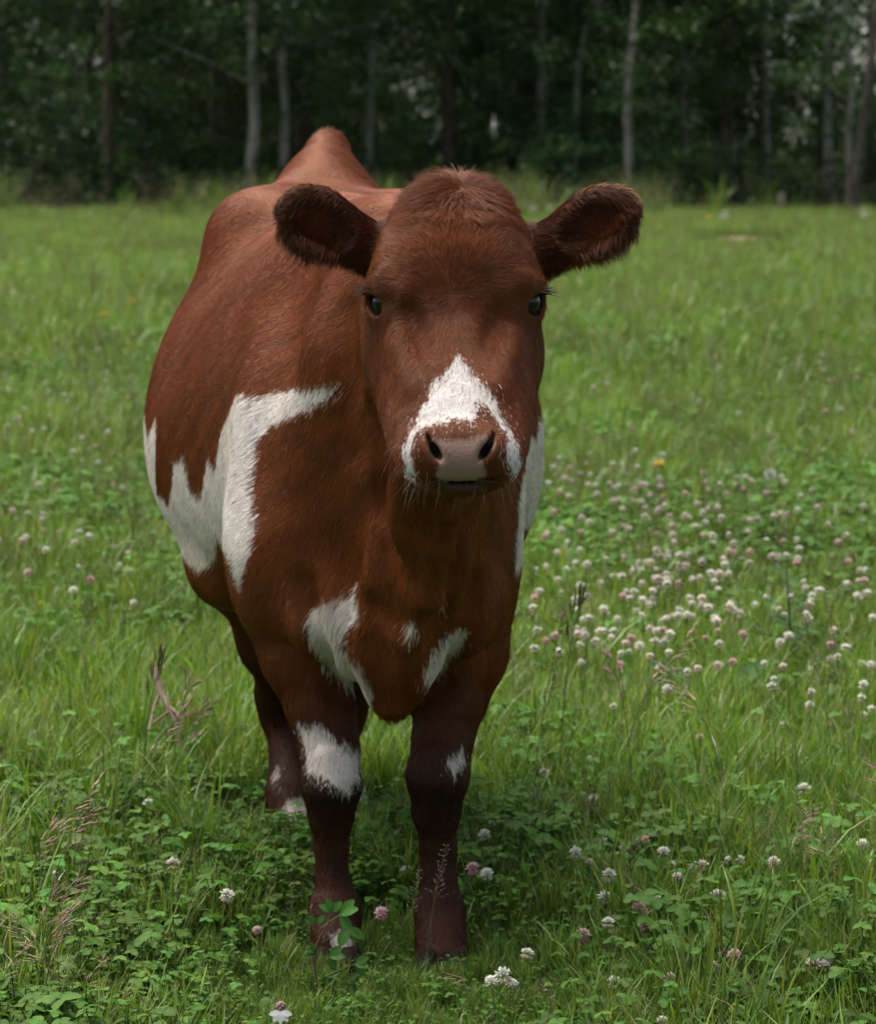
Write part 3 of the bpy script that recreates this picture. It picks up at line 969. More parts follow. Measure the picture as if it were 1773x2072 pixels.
for f in FEET:
    for sx in (-1, 1):
        o = link('claw', CLAW, cow)
        o.location = np.array((f[0] + sx * .021, f[1] - .012, .002)) - np.array((OFF[0], OFF[1], 0))
        o.rotation_euler = (0, 0, sx * .10)

# ------------------------------------------------------------------ the meadow
def mat_leaf(name, trans=.35, rough=.55, var=.25, spec=.25):
    """leaf material: colour from the blade, small change from plant to plant and patch to patch"""
    m = NT(name)
    col = m.n('Attribute', attribute_name='col').outputs['Color']
    inf = m.n('ObjectInfo')
    geo = m.n('NewGeometry')
    nz = m.n('TexNoise', ins={'Vector': geo.outputs['Position'], 'Scale': .9, 'Detail': 3.0})
    nz2 = m.n('TexNoise', ins={'Vector': geo.outputs['Position'], 'Scale': .22, 'Detail': 2.0})
    val = m.math('ADD', m.math('MULTIPLY_ADD', inf.outputs['Random'], var * 1.6, 1 - var * .8), m.math('ADD', m.math('MULTIPLY_ADD', nz.outputs[0], .9, -.45), m.math('MULTIPLY_ADD', nz2.outputs[0], .8, -.42)))
    hue = m.math('ADD', m.math('MULTIPLY_ADD', nz2.outputs[0], .045, .4775), m.math('MULTIPLY_ADD', inf.outputs['Random'], .02, -.01))
    hsv = m.n('HueSaturation', ins={'Hue': hue, 'Saturation': 1.0, 'Value': val, 'Color': col})
    c = hsv.outputs[0]
    d = m.n('BsdfDiffuse', ins={'Color': c})
    t = m.n('BsdfTranslucent', ins={'Color': m.mix(c, (1.25, 1.15, .55), 1.0, 'MULTIPLY')})
    mx = m.n('MixShader', ins={0: trans, 1: d.outputs[0], 2: t.outputs[0]})
    g = m.n('BsdfGlossy', ins={'Color': (1, 1, 1, 1), 'Roughness': rough})
    lw = m.n('LayerWeight', ins={'Blend': .25})
    fac = m.math('MULTIPLY_ADD', lw.outputs['Fresnel'], spec * .35, spec * .06)
    mx2 = m.n('MixShader', ins={0: fac, 1: mx.outputs[0], 2: g.outputs[0]})
    m.l(mx2.outputs[0], m.out.inputs[0])
    return m.m
MAT_GRASS = mat_leaf('grass_blades', spec=.18)
MAT_CLOVER = mat_leaf('clover_leaves', .28, .5, .3, .14)
MAT_PLANT = mat_leaf('plant_parts', .2, .6, .12)

class MB:
    def __init__(s):
        s.V, s.F4, s.F3, s.c = [], [], [], []
        s.n = 0
    def add(s, V, F4=(), F3=(), col=(1, 1, 1)):
        V = np.asarray(V, float)
        c = np.asarray(col, float)
        if c.ndim == 1:
            c = np.tile(c, (len(V), 1))
        s.V.append(V); s.c.append(c)
        if len(F4): s.F4.append(np.asarray(F4) + s.n)
        if len(F3): s.F3.append(np.asarray(F3) + s.n)
        s.n += len(V)
    def mesh(s, name, mat, smooth=True):
        F = []
        if s.F4: F.append(np.concatenate(s.F4))
        if s.F3: F.append(np.concatenate(s.F3))
        me = mesh_np(name, np.concatenate(s.V), F, smooth, {'col': np.concatenate(s.c)})
        me.materials.append(mat)
        return me

def blade(mb, base, h, az, lean, curl, w, col0, col1, seg=4, twist=0.0):
    """one grass blade: a bent, tapering ribbon"""
    d = np.array((math.cos(az), math.sin(az), 0))
    sd_ = np.array((-math.sin(az + twist), math.cos(az + twist), 0))
    t = np.linspace(0, 1, seg + 1)
    ang = lean + curl * t ** 1.6
    st = h / seg
    px = np.concatenate([[0], np.cumsum(np.sin((ang[1:] + ang[:-1]) / 2) * st)])
    pz = np.concatenate([[0], np.cumsum(np.cos((ang[1:] + ang[:-1]) / 2) * st)])
    c = np.asarray(base)[None] + d * px[:, None] + np.array((0, 0, 1)) * pz[:, None]
    ww = w * .5 * np.minimum(1, (1 - t) * 2.2 + .06) * np.minimum(1, .55 + t * 2)
    L, R = c - sd_ * ww[:, None], c + sd_ * ww[:, None]
    V = np.empty((2 * (seg + 1), 3)); V[0::2] = L; V[1::2] = R
    F = [(2 * i, 2 * i + 1, 2 * i + 3, 2 * i + 2) for i in range(seg)]
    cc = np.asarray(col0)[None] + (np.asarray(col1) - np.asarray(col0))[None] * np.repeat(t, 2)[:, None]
    mb.add(V, F, col=cc)

def leaflet(mb, c, d, up, L, W, col, fold=.25, n=4):
    """oval leaflet from c along d, folded along the midrib"""
    d = d / np.linalg.norm(d)
    s_ = np.cross(d, up); s_ /= np.linalg.norm(s_)
    u = np.cross(s_, d)
    t = np.linspace(0, 1, n + 1)
    wd = W * .5 * np.sin(np.pi * np.clip(t, .03, .97)) ** .62
    mid = c + d * (t * L)[:, None] + u * (-.18 * L * t * t)[:, None]
    Lf = mid - s_ * wd[:, None] + u * (wd * fold)[:, None]
    Rt = mid + s_ * wd[:, None] + u * (wd * fold)[:, None]
    V = np.concatenate([mid, Lf, Rt])
    m = n + 1
    F = [(i, i + 1, m + i + 1, m + i) for i in range(n)] + [(i + 1, i, 2 * m + i, 2 * m + i + 1) for i in range(n)]
    cc = np.tile(np.asarray(col, float), (3 * m, 1))
    cc[:m] *= 1.22
    mb.add(V, F, col=cc)

def tube(mb, pts, r, col, n=5):
    pts = np.asarray(pts, float)
    r = np.broadcast_to(np.asarray(r, float), (len(pts),))
    V, F = [], []
    for i, p in enumerate(pts):
        a = pts[min(i + 1, len(pts) - 1)] - pts[max(i - 1, 0)]
        R = rot(a, (1, .3, .1) if abs(a[2]) > abs(a[0]) else (0, .3, 1))
        for k in range(n):
            t = 2 * math.pi * k / n
            V.append(p + (R[:, 1] * math.cos(t) + R[:, 2] * math.sin(t)) * r[i])
    for i in range(len(pts) - 1):
        for k in range(n):
            F.append((i * n + k, i * n + (k + 1) % n, (i + 1) * n + (k + 1) % n, (i + 1) * n + k))
    mb.add(V, F, col=col)

def U(a, b): return random.uniform(a, b)

G_DARK, G_MID, G_LITE, G_YEL = (.034, .074, .009), (.100, .195, .025), (.178, .300, .048), (.28, .30, .085)  # blades start dark at the foot: shade between them put into the colour
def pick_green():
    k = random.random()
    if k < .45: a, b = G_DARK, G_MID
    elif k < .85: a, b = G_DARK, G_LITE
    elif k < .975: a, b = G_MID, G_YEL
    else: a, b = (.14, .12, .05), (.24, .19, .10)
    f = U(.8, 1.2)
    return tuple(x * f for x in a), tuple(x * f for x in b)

def grass_tuft(n, rad, h0, h1, w0, w1, droop):
    mb = MB()
    for _ in range(n):
        a, r_ = U(0, 6.283), rad * math.sqrt(random.random())
        c0, c1 = pick_green()
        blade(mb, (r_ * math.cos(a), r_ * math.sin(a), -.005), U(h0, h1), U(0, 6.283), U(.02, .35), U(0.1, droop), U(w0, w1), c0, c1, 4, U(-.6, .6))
    return mb.mesh('grass_tuft', MAT_GRASS)

def trefoil(mb, p, h, az, lean, L, col, stem=True):
    top = np.array(p) + np.array((math.cos(az) * lean * h, math.sin(az) * lean * h, h))
    if stem:
        mid = (np.array(p) + top) / 2 + np.array((0, 0, h * .12))
        tube(mb, [p, mid, top], .0007, tuple(x * 1.1 for x in col), 3)
    upv = np.array((math.cos(az) * .35 + U(-.25, .25), math.sin(az) * .35 + U(-.25, .25), 1.0)); upv /= np.linalg.norm(upv)
    t0 = U(0, 6.283)
    for k in range(3):
        a = t0 + k * 2.094
        d = np.array((math.cos(a), math.sin(a), U(-.15, .25)))
        d = d - upv * (d @ upv) * .8
        leaflet(mb, top, d, upv, L * U(.9, 1.1), L * U(.82, .98), col, U(.05, .35))

def clover_tuft(n, rad, h0, h1, L0, L1):
    mb = MB()
    for _ in range(n):
        a, r_ = U(0, 6.283), rad * math.sqrt(random.random())
        f = U(.75, 1.25)
        col = (.060 * f * U(.85, 1.25), .138 * f, .022 * f)
        trefoil(mb, (r_ * math.cos(a), r_ * math.sin(a), 0), U(h0, h1), U(0, 6.283), U(0, .5), U(L0, L1), col)
    return mb.mesh('clover_tuft', MAT_CLOVER)

def panicle_tuft(n):
    mb = MB()
    for _ in range(n):
        h, az = U(.16, .30), U(0, 6.283)
        b = np.array((U(-.03, .03), U(-.03, .03), 0))
        top = b + np.array((math.cos(az) * h * .2, math.sin(az) * h * .2, h))
        col = random.choice([(.13, .085, .065), (.18, .135, .085), (.10, .12, .04)])
        tube(mb, [b, (b + top) / 2 + (0, 0, .01), top], .0006, (.07, .11, .03), 3)
        for k in range(16):
            f = U(.62, 1.0)
            p = b + (top - b) * f
            a = U(0, 6.283); l_ = .035 * (1.08 - f) * 2.2 + .006
            e = p + np.array((math.cos(a) * l_, math.sin(a) * l_, l_ * U(.1, .7)))
            leaflet(mb, e, e - p, np.array((0.1, 0.2, 1)), .006, .0026, tuple(x * U(.8, 1.3) for x in col), .1, 2)
            tube(mb, [p, e], .00025, col, 3)
    return mb.mesh('panicle_tuft', MAT_GRASS)

SRC = bpy.data.collections.new('meadow_sources')          # never linked to the scene: only instanced
VAR = []
def src(me, kind):
    o = bpy.data.objects.new('s%03d_%s' % (len(VAR), kind), me)
    SRC.objects.link(o)
    VAR.append(kind)
for _ in range(4): src(grass_tuft(46, .055, .05, .13, .0016, .0032, .9), 'short')
for _ in range(5): src(grass_tuft(34, .060, .10, .22, .0030, .0078, 1.1), 'mid')
for _ in range(4): src(grass_tuft(24, .050, .20, .38, .0045, .0095, 1.0), 'tall')
for _ in range(5): src(clover_tuft(26, .070, .03, .10, .009, .016), 'clover')
for _ in range(3): src(panicle_tuft(3), 'panicle')
KI = {k: [i for i, v in enumerate(VAR) if v == k] for k in set(VAR)}

def field_noise(x, y, f, seed):
    return wob(np.stack([x, y, np.zeros_like(x)], 1), f, seed)

FEET_XY = np.array([(f[0], f[1]) for f in FEET])
def scatter():
    pos, rotz, scl, idx = [], [], [], []
    def zone(y0, y1, per_m2, kind, s0, s1, weight=None, grow=0.0, small=False):
        # points spread over the strip of field that can be seen, a step to either side included
        wmax = .14 * y1 + 1.4
        a0, b0 = (y0, y0) if y0 < 5 or y0 > 45 else (y0 * .85, y0 * 1.15)
        a1, b1 = (y1, y1) if y1 > 50 else (y1 * .85, y1 * 1.15)
        wmax = .14 * b1 + 1.4
        n = int((b1 - a0) * 2 * wmax * per_m2)
        x, y = rng.uniform(-wmax, wmax, n), rng.uniform(a0, b1, n)
        pr = np.clip((y - a0) / (b0 - a0 + 1e-6), 0, 1) * np.clip((b1 - y) / (b1 - a1 + 1e-6), 0, 1)
        k = rng.random(n) < pr
        x, y = x[k], y[k]
        k = np.abs(x) < .14 * y + 1.4
        x, y = x[k], y[k]
        if weight is not None:
            k = rng.random(len(x)) < weight(x, y)
            x, y = x[k], y[k]
        s_ = rng.uniform(s0, s1, len(x)) * (1 + grow * np.clip((y - y0) / (y1 - y0), 0, 1))
        d = np.min(np.hypot(x[:, None] - FEET_XY[:, 0], y[:, None] - FEET_XY[:, 1]), axis=1)
        mnd = ground_at(1495, 512, 0)
        k = (d > .045) & (np.hypot((x - mnd[0]) / .75, (y - mnd[1]) / 2.6) > 1)
        x, y, s_, d = x[k], y[k], s_[k], d[k]
        near_ = np.min(np.hypot(x[:, None] - FEET_XY[:2, 0], .42 * (y[:, None] - FEET_XY[:2, 1] + .30)), axis=1)
        if not small:
            s_ = s_ * (.28 + .72 * sstep(.10, .36, np.minimum(d, near_)))
        pos.append(np.stack([x, y, np.zeros_like(x)], 1)); scl.append(s_)
        rotz.append(rng.uniform(0, 6.283, len(x))); idx.append(rng.choice(KI[kind], len(x)))
    cb = lambda x, y: .75 * np.exp(-((x + .75) / .6) ** 2 - ((y - 6.3) / .75) ** 2) - .55 * np.exp(-((x - .55) / .5) ** 2 - ((y - 7.4) / 1.1) ** 2) + np.where(x < -.15, .35, -.45) * (y < 5.9)
    clov = lambda x, y: np.clip(.42 + .8 * field_noise(x, y, 1.7, 71) + cb(x, y), .06, 1)
    gras = lambda x, y: np.clip(.70 - .7 * field_noise(x, y, 1.7, 71) - .8 * cb(x, y), .2, 1)
    tallw = lambda x, y: np.clip(.04 + .9 * sstep(.35, .8, field_noise(x, y, 1.1, 72)) + .85 * np.exp(-((x + 1.05) / .55) ** 2 - ((y - 7.9) / .8) ** 2), 0, 1)
    # near
    zone(4.3, 9.5, 330, 'short', .8, 1.4)
    zone(4.3, 9.5, 170, 'clover', .8, 1.6, clov)
    zone(4.3, 9.5, 260, 'mid', .45, 1.0, gras)
    zone(4.3, 9.5, 60, 'tall', .45, .85, tallw)
    zone(4.3, 9.5, 9, 'panicle', .7, 1.0)
    infront = lambda x, y: np.exp(-((x + .08) / .36) ** 4) * (y < 5.85)
    zone(4.7, 5.9, 950, 'short', .24, .46, infront, small=True)
    zone(4.7, 5.9, 190, 'clover', .32, .55, infront, small=True)
    zone(4.7, 5.9, 480, 'mid', .18, .36, infront, small=True)
    # middle distance
    zone(9.5, 20, 130, 'short', 1.1, 1.7)
    zone(9.5, 20, 100, 'clover', 1.1, 1.8, clov)
    zone(9.5, 20, 125, 'mid', .55, 1.25, gras)
    zone(9.5, 20, 34, 'tall', .5, 1.0, tallw)
    zone(9.5, 20, 8, 'panicle', 1.0, 1.4)
    # far
    zone(20, 55.5, 34, 'short', 1.6, 2.5, grow=.3)
    zone(20, 55.5, 34, 'mid', 1.1, 1.8)
    zone(20, 55.5, 12, 'clover', 1.6, 2.4)
    zone(20, 55.5, 9, 'tall', .6, 1.1, tallw)
    zone(20, 55.5, 5, 'panicle', 1.2, 1.8)
    # rank growth along the edge of the wood
    rank = lambda x, y: np.clip(.20 + .9 * field_noise(x, y, .9, 75), .03, 1)
    zone(47, 58.5, 8, 'tall', .9, 1.7, rank)
    zone(52, 59.5, 4.0, 'tall', 1.3, 3.0, rank)
    zone(48, 59, 9, 'panicle', 1.8, 3.4, rank)
    return np.concatenate(pos), np.concatenate(rotz), np.concatenate(scl), np.concatenate(idx)

gp, gr, gs, gi = scatter()
print('tufts', len(gp))
pm = bpy.data.meshes.new('meadow_grass')
pm.vertices.add(len(gp))
pm.vertices.foreach_set('co', gp.astype(f32).ravel())
for nm, typ, arr in (('turn', 'FLOAT', gr), ('size', 'FLOAT', gs), ('which', 'INT', gi)):
    a = pm.attributes.new(nm, typ, 'POINT')
    a.data.foreach_set('value', arr.astype(f32 if typ == 'FLOAT' else np.int32))
meadow = link('meadow_grass', pm)
tag(meadow, 'green meadow grass and clover leaves covering the whole field', 'grass', kind='stuff')

ng = bpy.data.node_groups.new('scatter_tufts', 'GeometryNodeTree')
ng.interface.new_socket('Geometry', in_out='INPUT', socket_type='NodeSocketGeometry')
ng.interface.new_socket('Geometry', in_out='OUTPUT', socket_type='NodeSocketGeometry')
gn = ng.nodes
gin, gout = gn.new('NodeGroupInput'), gn.new('NodeGroupOutput')
iop = gn.new('GeometryNodeInstanceOnPoints')
cinf = gn.new('GeometryNodeCollectionInfo')
cinf.inputs['Collection'].default_value = SRC
cinf.inputs['Separate Children'].default_value = True
cinf.inputs['Reset Children'].default_value = True
iop.inputs['Pick Instance'].default_value = True
def named(nm, typ):
    a = gn.new('GeometryNodeInputNamedAttribute')
    a.data_type = typ
    a.inputs['Name'].default_value = nm
    return a.outputs['Attribute']
cxyz = gn.new('ShaderNodeCombineXYZ')
e2r = gn.new('FunctionNodeEulerToRotation')
sxyz = gn.new('ShaderNodeCombineXYZ')
L_ = ng.links.new
L_(named('turn', 'FLOAT'), cxyz.inputs[2]); L_(cxyz.outputs[0], e2r.inputs[0])
sz = named('size', 'FLOAT')
for i in range(3): L_(sz, sxyz.inputs[i])
L_(gin.outputs[0], iop.inputs['Points']); L_(cinf.outputs[0], iop.inputs['Instance'])
L_(named('which', 'INT'), iop.inputs['Instance Index'])
L_(e2r.outputs[0], iop.inputs['Rotation']); L_(sxyz.outputs[0], iop.inputs['Scale'])
L_(iop.outputs[0], gout.inputs[0])
md = meadow.modifiers.new('scatter', 'NODES')
md.node_group = ng

# the ground itself: dark soil and thatch under the plants
def mat_ground():
    m = NT('meadow_soil')
    geo = m.n('NewGeometry')
    n1 = m.n('TexNoise', ins={'Vector': geo.outputs['Position'], 'Scale': 18.0, 'Detail': 8.0})
    n2 = m.n('TexNoise', ins={'Vector': geo.outputs['Position'], 'Scale': .6, 'Detail': 4.0})
    a = m.ramp(n1.outputs[0], [(.3, (.012, .018, .006)), (.55, (.022, .042, .010)), (.8, (.05, .055, .022))])
    b = m.ramp(n1.outputs[0], [(.3, (.020, .035, .008)), (.7, (.055, .090, .020))])
    c = m.mix(a, b, n2.outputs[0])
    bm_ = m.n('Bump', ins={'Strength': .8, 'Distance': .03, 'Height': n1.outputs[0]})
    p = m.n('BsdfPrincipled', ins={'Base Color': c, 'Roughness': .95, 'Normal': bm_.outputs[0], 'Specular IOR Level': .1})
    m.l(p.outputs[0], m.out.inputs[0])
    return m.m
gx = np.concatenate([np.linspace(-600, -20, 12), np.linspace(-18, 18, 37), np.linspace(20, 600, 12)])
gy = np.concatenate([np.linspace(-60, 0, 8), np.linspace(2, 70, 69), np.linspace(80, 1500, 14)])
GXX, GYY = np.meshgrid(gx, gy, indexing='ij')
gzz = -.004 + 0 * GXX
nx, ny = GXX.shape
ii = np.arange(nx * ny).reshape(nx, ny)
gF = np.stack([ii[:-1, :-1], ii[1:, :-1], ii[1:, 1:], ii[:-1, 1:]], -1).reshape(-1, 4)
ground = link('ground', mesh_np('ground', np.stack([GXX, GYY, gzz], -1).reshape(-1, 3), gF), None, mat_ground())
tag(ground, kind='structure')

# ------------------------------------------------------------------ clover flowers and the other plants one can tell apart
def spindle(mb, c, d, L, W, col0, col1, up=(0, 0, 1)):
    R = rot(d, (.3, .5, .2))
    V = [c]
    for f, w in ((.45, 1.0), (.8, .75)):
        for k in range(4):
            t = k * math.pi / 2
            V.append(c + R[:, 0] * L * f + (R[:, 1] * math.cos(t) + R[:, 2] * math.sin(t)) * W * .5 * w)
    V.append(c + R[:, 0] * L)
    F3 = [(0, 1 + (k + 1) % 4, 1 + k) for k in range(4)] + [(9, 5 + k, 5 + (k + 1) % 4) for k in range(4)]
    F4 = [(1 + k, 1 + (k + 1) % 4, 5 + (k + 1) % 4, 5 + k) for k in range(4)]
    cc = np.array([col0] + [np.array(col0) * .5 + np.array(col1) * .5] * 4 + [col1] * 5)
    mb.add(V, F4, F3, cc)

def bloom_mesh(tint, n=46, R_=.0115, open_=2.1):
    mb = MB()
    pal = {'white': ((.50, .52, .34), (.90, .88, .82), (.70, .58, .48)),
           'pale': ((.55, .44, .36), (.86, .76, .72), (.66, .42, .40)),
           'pink': ((.52, .30, .30), (.80, .55, .57), (.58, .27, .31))}[tint]
    for i in range(n):
        f = (i + .5) / n
        th = open_ * f ** .62
        ph = i * 2.39996
        d = np.array((math.sin(th) * math.cos(ph), math.sin(th) * math.sin(ph), math.cos(th)))
        tipc = np.array(pal[1]) * U(.85, 1.08)
        if th > 1.65:
            tipc = np.array(pal[2]) * U(.8, 1.2)
            d[2] -= .35
        d2 = d + np.array((U(-.18, .18), U(-.18, .18), .28 if th < 1.65 else -.1))
        spindle(mb, d * R_ * .25, d2 / np.linalg.norm(d2), R_ * U(.72, .95), R_ * .27, pal[0], np.clip(tipc, 0, .92))
    return mb.mesh('bloom', MAT_BLOOM)

def mat_bloom():
    m = NT('petals')
    col = m.n('Attribute', attribute_name='col').outputs['Color']
    inf = m.n('ObjectInfo')
    hsv = m.n('HueSaturation', ins={'Value': m.math('MULTIPLY_ADD', inf.outputs['Random'], .22, .90), 'Color': col})
    d = m.n('BsdfDiffuse', ins={'Color': hsv.outputs[0]})
    t = m.n('BsdfTranslucent', ins={'Color': hsv.outputs[0]})
    mx = m.n('MixShader', ins={0: .3, 1: d.outputs[0], 2: t.outputs[0]})
    m.l(mx.outputs[0], m.out.inputs[0])
    return m.m
MAT_BLOOM = mat_bloom()

BLOOMS = {k: [bloom_mesh(k, 46, .0115, o) for o in (1.9, 2.2, 2.45)] for k in ('white', 'pale', 'pink')}
def stem_mesh(bx, by):
    mb = MB()
    t = np.linspace(0, 1, 5)
    tube(mb, np.stack([bx * (t - t ** 2) * 2, by * (t - t ** 2) * 2, t * .14], 1), np.linspace(.0011, .0008, 5), (.075, .14, .03), 5)
    return mb.mesh('stem', MAT_PLANT)
STEMS = [stem_mesh(.012, .004), stem_mesh(-.010, .008), stem_mesh(.003, -.012)]
def merged_flower(tint, hh, o_):
    b, st = BLOOMS[tint][o_], STEMS[o_]
    V, F4, F3, c = [], [], [], []
    n = 0
    for me, off, sc in ((st, 0, hh / .14), (b, hh, 1)):
        co = np.empty(len(me.vertices) * 3, f32); me.vertices.foreach_get('co', co); co = co.reshape(-1, 3).copy()
        cl_ = np.empty(len(me.vertices) * 4, f32); me.attributes['col'].data.foreach_get('color', cl_)
        if off == 0: co[:, 2] *= sc
        else: co = co * .98 + np.array((0, 0, hh))
        for p in me.polygons:
            (F4 if len(p.vertices) == 4 else F3).append([i + n for i in p.vertices])
        V.append(co); c.append(cl_.reshape(-1, 4)[:, :3]); n += len(co)
    me = mesh_np('clover_flower', np.concatenate(V), [np.array(F4), np.array(F3)], True, {'col': np.concatenate(c)})
    me.materials.append(MAT_BLOOM)
    return me
FAR_H = (.15, .19, .23)
FAR = {(t, h): merged_flower(t, h, i) for t in BLOOMS for i, h in enumerate(FAR_H)}

# where the heads stand: read off the meadow, then set on the ground at their own height
Z7 = [255,222,400,202,385,250,170,278,225,262,308,270,282,318,203,342,320,330,358,298,405,302,445,318,490,285,512,248,630,265,720,250,395,350,432,352,500,345,520,365,255,382,300,405,438,395,545,418,575,350,605,425,620,368,650,345,650,430,668,460,745,335,738,360,745,418,765,447,690,400,860,390,945,295,958,338,1022,345,1057,390,1060,290,1110,312,1140,370,1148,312,1178,330,1335,335,1248,388,1413,402,230,480,265,565,362,508,400,528,360,577,165,590,185,580,305,600,513,578,560,465,562,550,783,500,797,545,787,580,880,510,908,550,858,497,918,440,943,478,970,465,955,530,1035,528,758,622,1065,590,1318,495,1347,490,1285,500,1332,520,1398,470,1493,458,1545,540,1640,475,1715,452,1710,525,1660,95,272,672,290,752,300,722,345,722,247,797,205,795,65,770,110,795,80,870,160,855,138,888,45,915,130,933,388,880,337,895,345,940,265,968,470,940,475,965,205,742,122,745,512,775,590,710,575,738,695,725,718,660,745,695,765,720,735,770,770,797,720,750,808,670,858,655,893,795,827,815,950,765,1003,755,1025,783,995,815,950,660,975,632,1010,628,1075,650,1110,685,1125,670,1085,665,1208,720,1320,675,1325,702,1320,605,1370,688,1398,725,1328,620,1505,852,1428,808,1435,840,1365,885,1468,876,1620,750,1650,800,1590,820,1690,805,1715,800,1685,875,1732,865,1640,715,1730,762,575,855,615,860,560,880,625,948,655,900,685,920,705,915,705,890,880,888,940,890,945,918,970,935,830,945,1078,910,1095,945,1075,930,1195,920,1308,938,1335,970,1450,985,1000,985,1010,1000,870,965,935,930,1018,1048,1135,1060,800,970,825,970,770,985,745,995,690,1035,720,1045,750,1045,785,1060,735,1040,715,1100,760,1097,782,1147,640,1115,600,1080,575,1105,590,1145,690,1165,518,1050,505,1075,535,990,450,1045,338,1030,345,1060,375,1045,380,1065,430,1095,355,1110,370,990,395,985,100,1030,235,1070,190,1090,50,1030,137,1130,85,1155,250,1145,360,1195,548,1205,735,1215,870,1240,920,1225,1087,1195,1240,1200,1355,1070,1330,1215,1315,1100,1440,965,1560,1110,1590,1168,1570,1040,1630,1125,1750,1208,1710,1200,1715,1302,1705,1365,1455,1400,1465,1335,775,1325,1275,1310,1285,1275,515,1405,1755,1420]
Z8 = [663,50,1008,103,1375,50,1720,10,1640,5,1558,55,523,205,1025,168,330,258,657,305,540,378,1463,332,677,420,95,420,103,490,70,528,465,605,585,568,727,558,770,548,686,588,850,605,525,652,886,660,980,672,612,705,910,715,1135,640,1185,638,1330,652,1020,660,1638,550,1650,580,1715,570,1755,640,1752,700,1083,797,1162,788,820,820,745,845,887,850,705,803,765,920,610,910,497,965,18,675,80,700,258,1045,993,1055,1110,1040,1158,1055,1068,1100,875,1150,635,1170,1503,1088,1550,1092,100,1165,190,1175,150,1140,845,1340,595,800]
ZL = [160,715,52,745,68,742,130,775,155,775,180,780,60,798,95,795,130,800,205,790,15,862,40,862,75,860,25,1035,55,1040,85,1052,20,1085,35,1088,75,1110,120,1080,160,1078,180,1085,150,1100,212,1080,180,1145,242,1138,278,1155,320,1110,348,1115,365,1163,270,1218,375,1222,390,1230,8,1110,300,1625,178,1672,337,1820,460,1810,520,1880,113,1770,350,1748,450,1695,823,1760,772,1845,270,675,215,770,1105,712,1490,742,1630,605,1690,625,1700,630,1540,622,1215,632,1650,640]
pair = lambda a: [(a[i], a[i + 1]) for i in range(0, len(a), 2)]
HEADS = [(1024.3 + .4224 * x, 834.6 + .4224 * y) for x, y in pair(Z7)] + [(948.4 + .4652 * x, 1441.6 + .4652 * y) for x, y in pair(Z8)] + [tuple(p) for p in pair(ZL)]
PINKISH = {(1357, 1019), (1292, 1025), (1121, 1036), (1093, 1083), (1257, 1465), (1417, 1489), (1286, 1701), (1307, 1697), (957, 1756), (1193, 1745), (1410, 1932), (1465, 1925), (1487, 1932), (1356, 1977), (520, 1880), (772, 1845), (1105, 712), (1490, 742), (1295, 1835), (1716, 1711), (1388, 999), (1339, 1011), (1460, 1278), (1504, 1282), (1256, 1344)}
def tint_of(u, v):
    if any(abs(u - a) < 6 and abs(v - b) < 6 for a, b in PINKISH): return 'pink'
    k = random.random()
    if v < 1110: return 'pale' if k < .5 else ('pink' if k < .62 else 'white')
    return 'white' if k < .74 else ('pale' if k < .94 else 'pink')

spots = []
for _ in range(120):
    HEADS.append((1400 + random.gauss(0, 190), 1120 + random.gauss(0, 110)) if random.random() < .72 else (U(0, 290), U(700, 1230)))
HEADS = [h for h in HEADS if 0 <= h[0] < 1773 and not (300 < h[0] < 1075 and h[1] < 1650)]
for u, v in HEADS:
    near = v > 1430
    hh = U(.075, .135) if near else U(.14, .21)
    p = ground_at(u, v, hh)
    if np.min(np.hypot(p[0] - FEET_XY[:, 0], p[1] - FEET_XY[:, 1])) < .07:
        continue
    spots.append((p[1], u, v, hh, p))
spots.sort(key=lambda a: a[0])
print('flower heads', len(spots))
COLW = {'white': 'white', 'pale': 'pale pink', 'pink': 'deep pink'}
SPECIAL = {(995, 1984): 'left one of two large white clover flowers right of the cow front foot',
           (1037, 1988): 'right one of two large white clover flowers right of the cow front foot',
           (1410, 1932): 'pink clover flower alone low in the right foreground grass',
           (1465, 1925): 'left of two touching pink clover flowers low in the right foreground',
           (1487, 1932): 'right of two touching pink clover flowers low in the right foreground',
           (957, 1756): 'pink clover flower just right of the cow front leg above its fetlock',
           (337, 1820): 'large white clover flower in the dark clover left of the cow',
           (520, 1880): 'pinkish clover flower a little left of the cow left front foot',
           (772, 1845): 'small pink clover flower between the two front legs of the cow',
           (823, 1760): 'small white clover flower between the front legs beside the cannon bone',
           (460, 1810): 'small white clover flower midway between the cow leg and the large left one',
           (113, 1770): 'pink tinged clover flower among brown seed heads at the left edge',
           (1304, 1870): 'large cream clover flower in the middle of the right foreground',
           (1068, 1928): 'white clover flower behind the pair beside the cow foot',
           (1193, 1745): 'pink clover flower rising above dark clover leaves right of the cow'}
far_rest = []
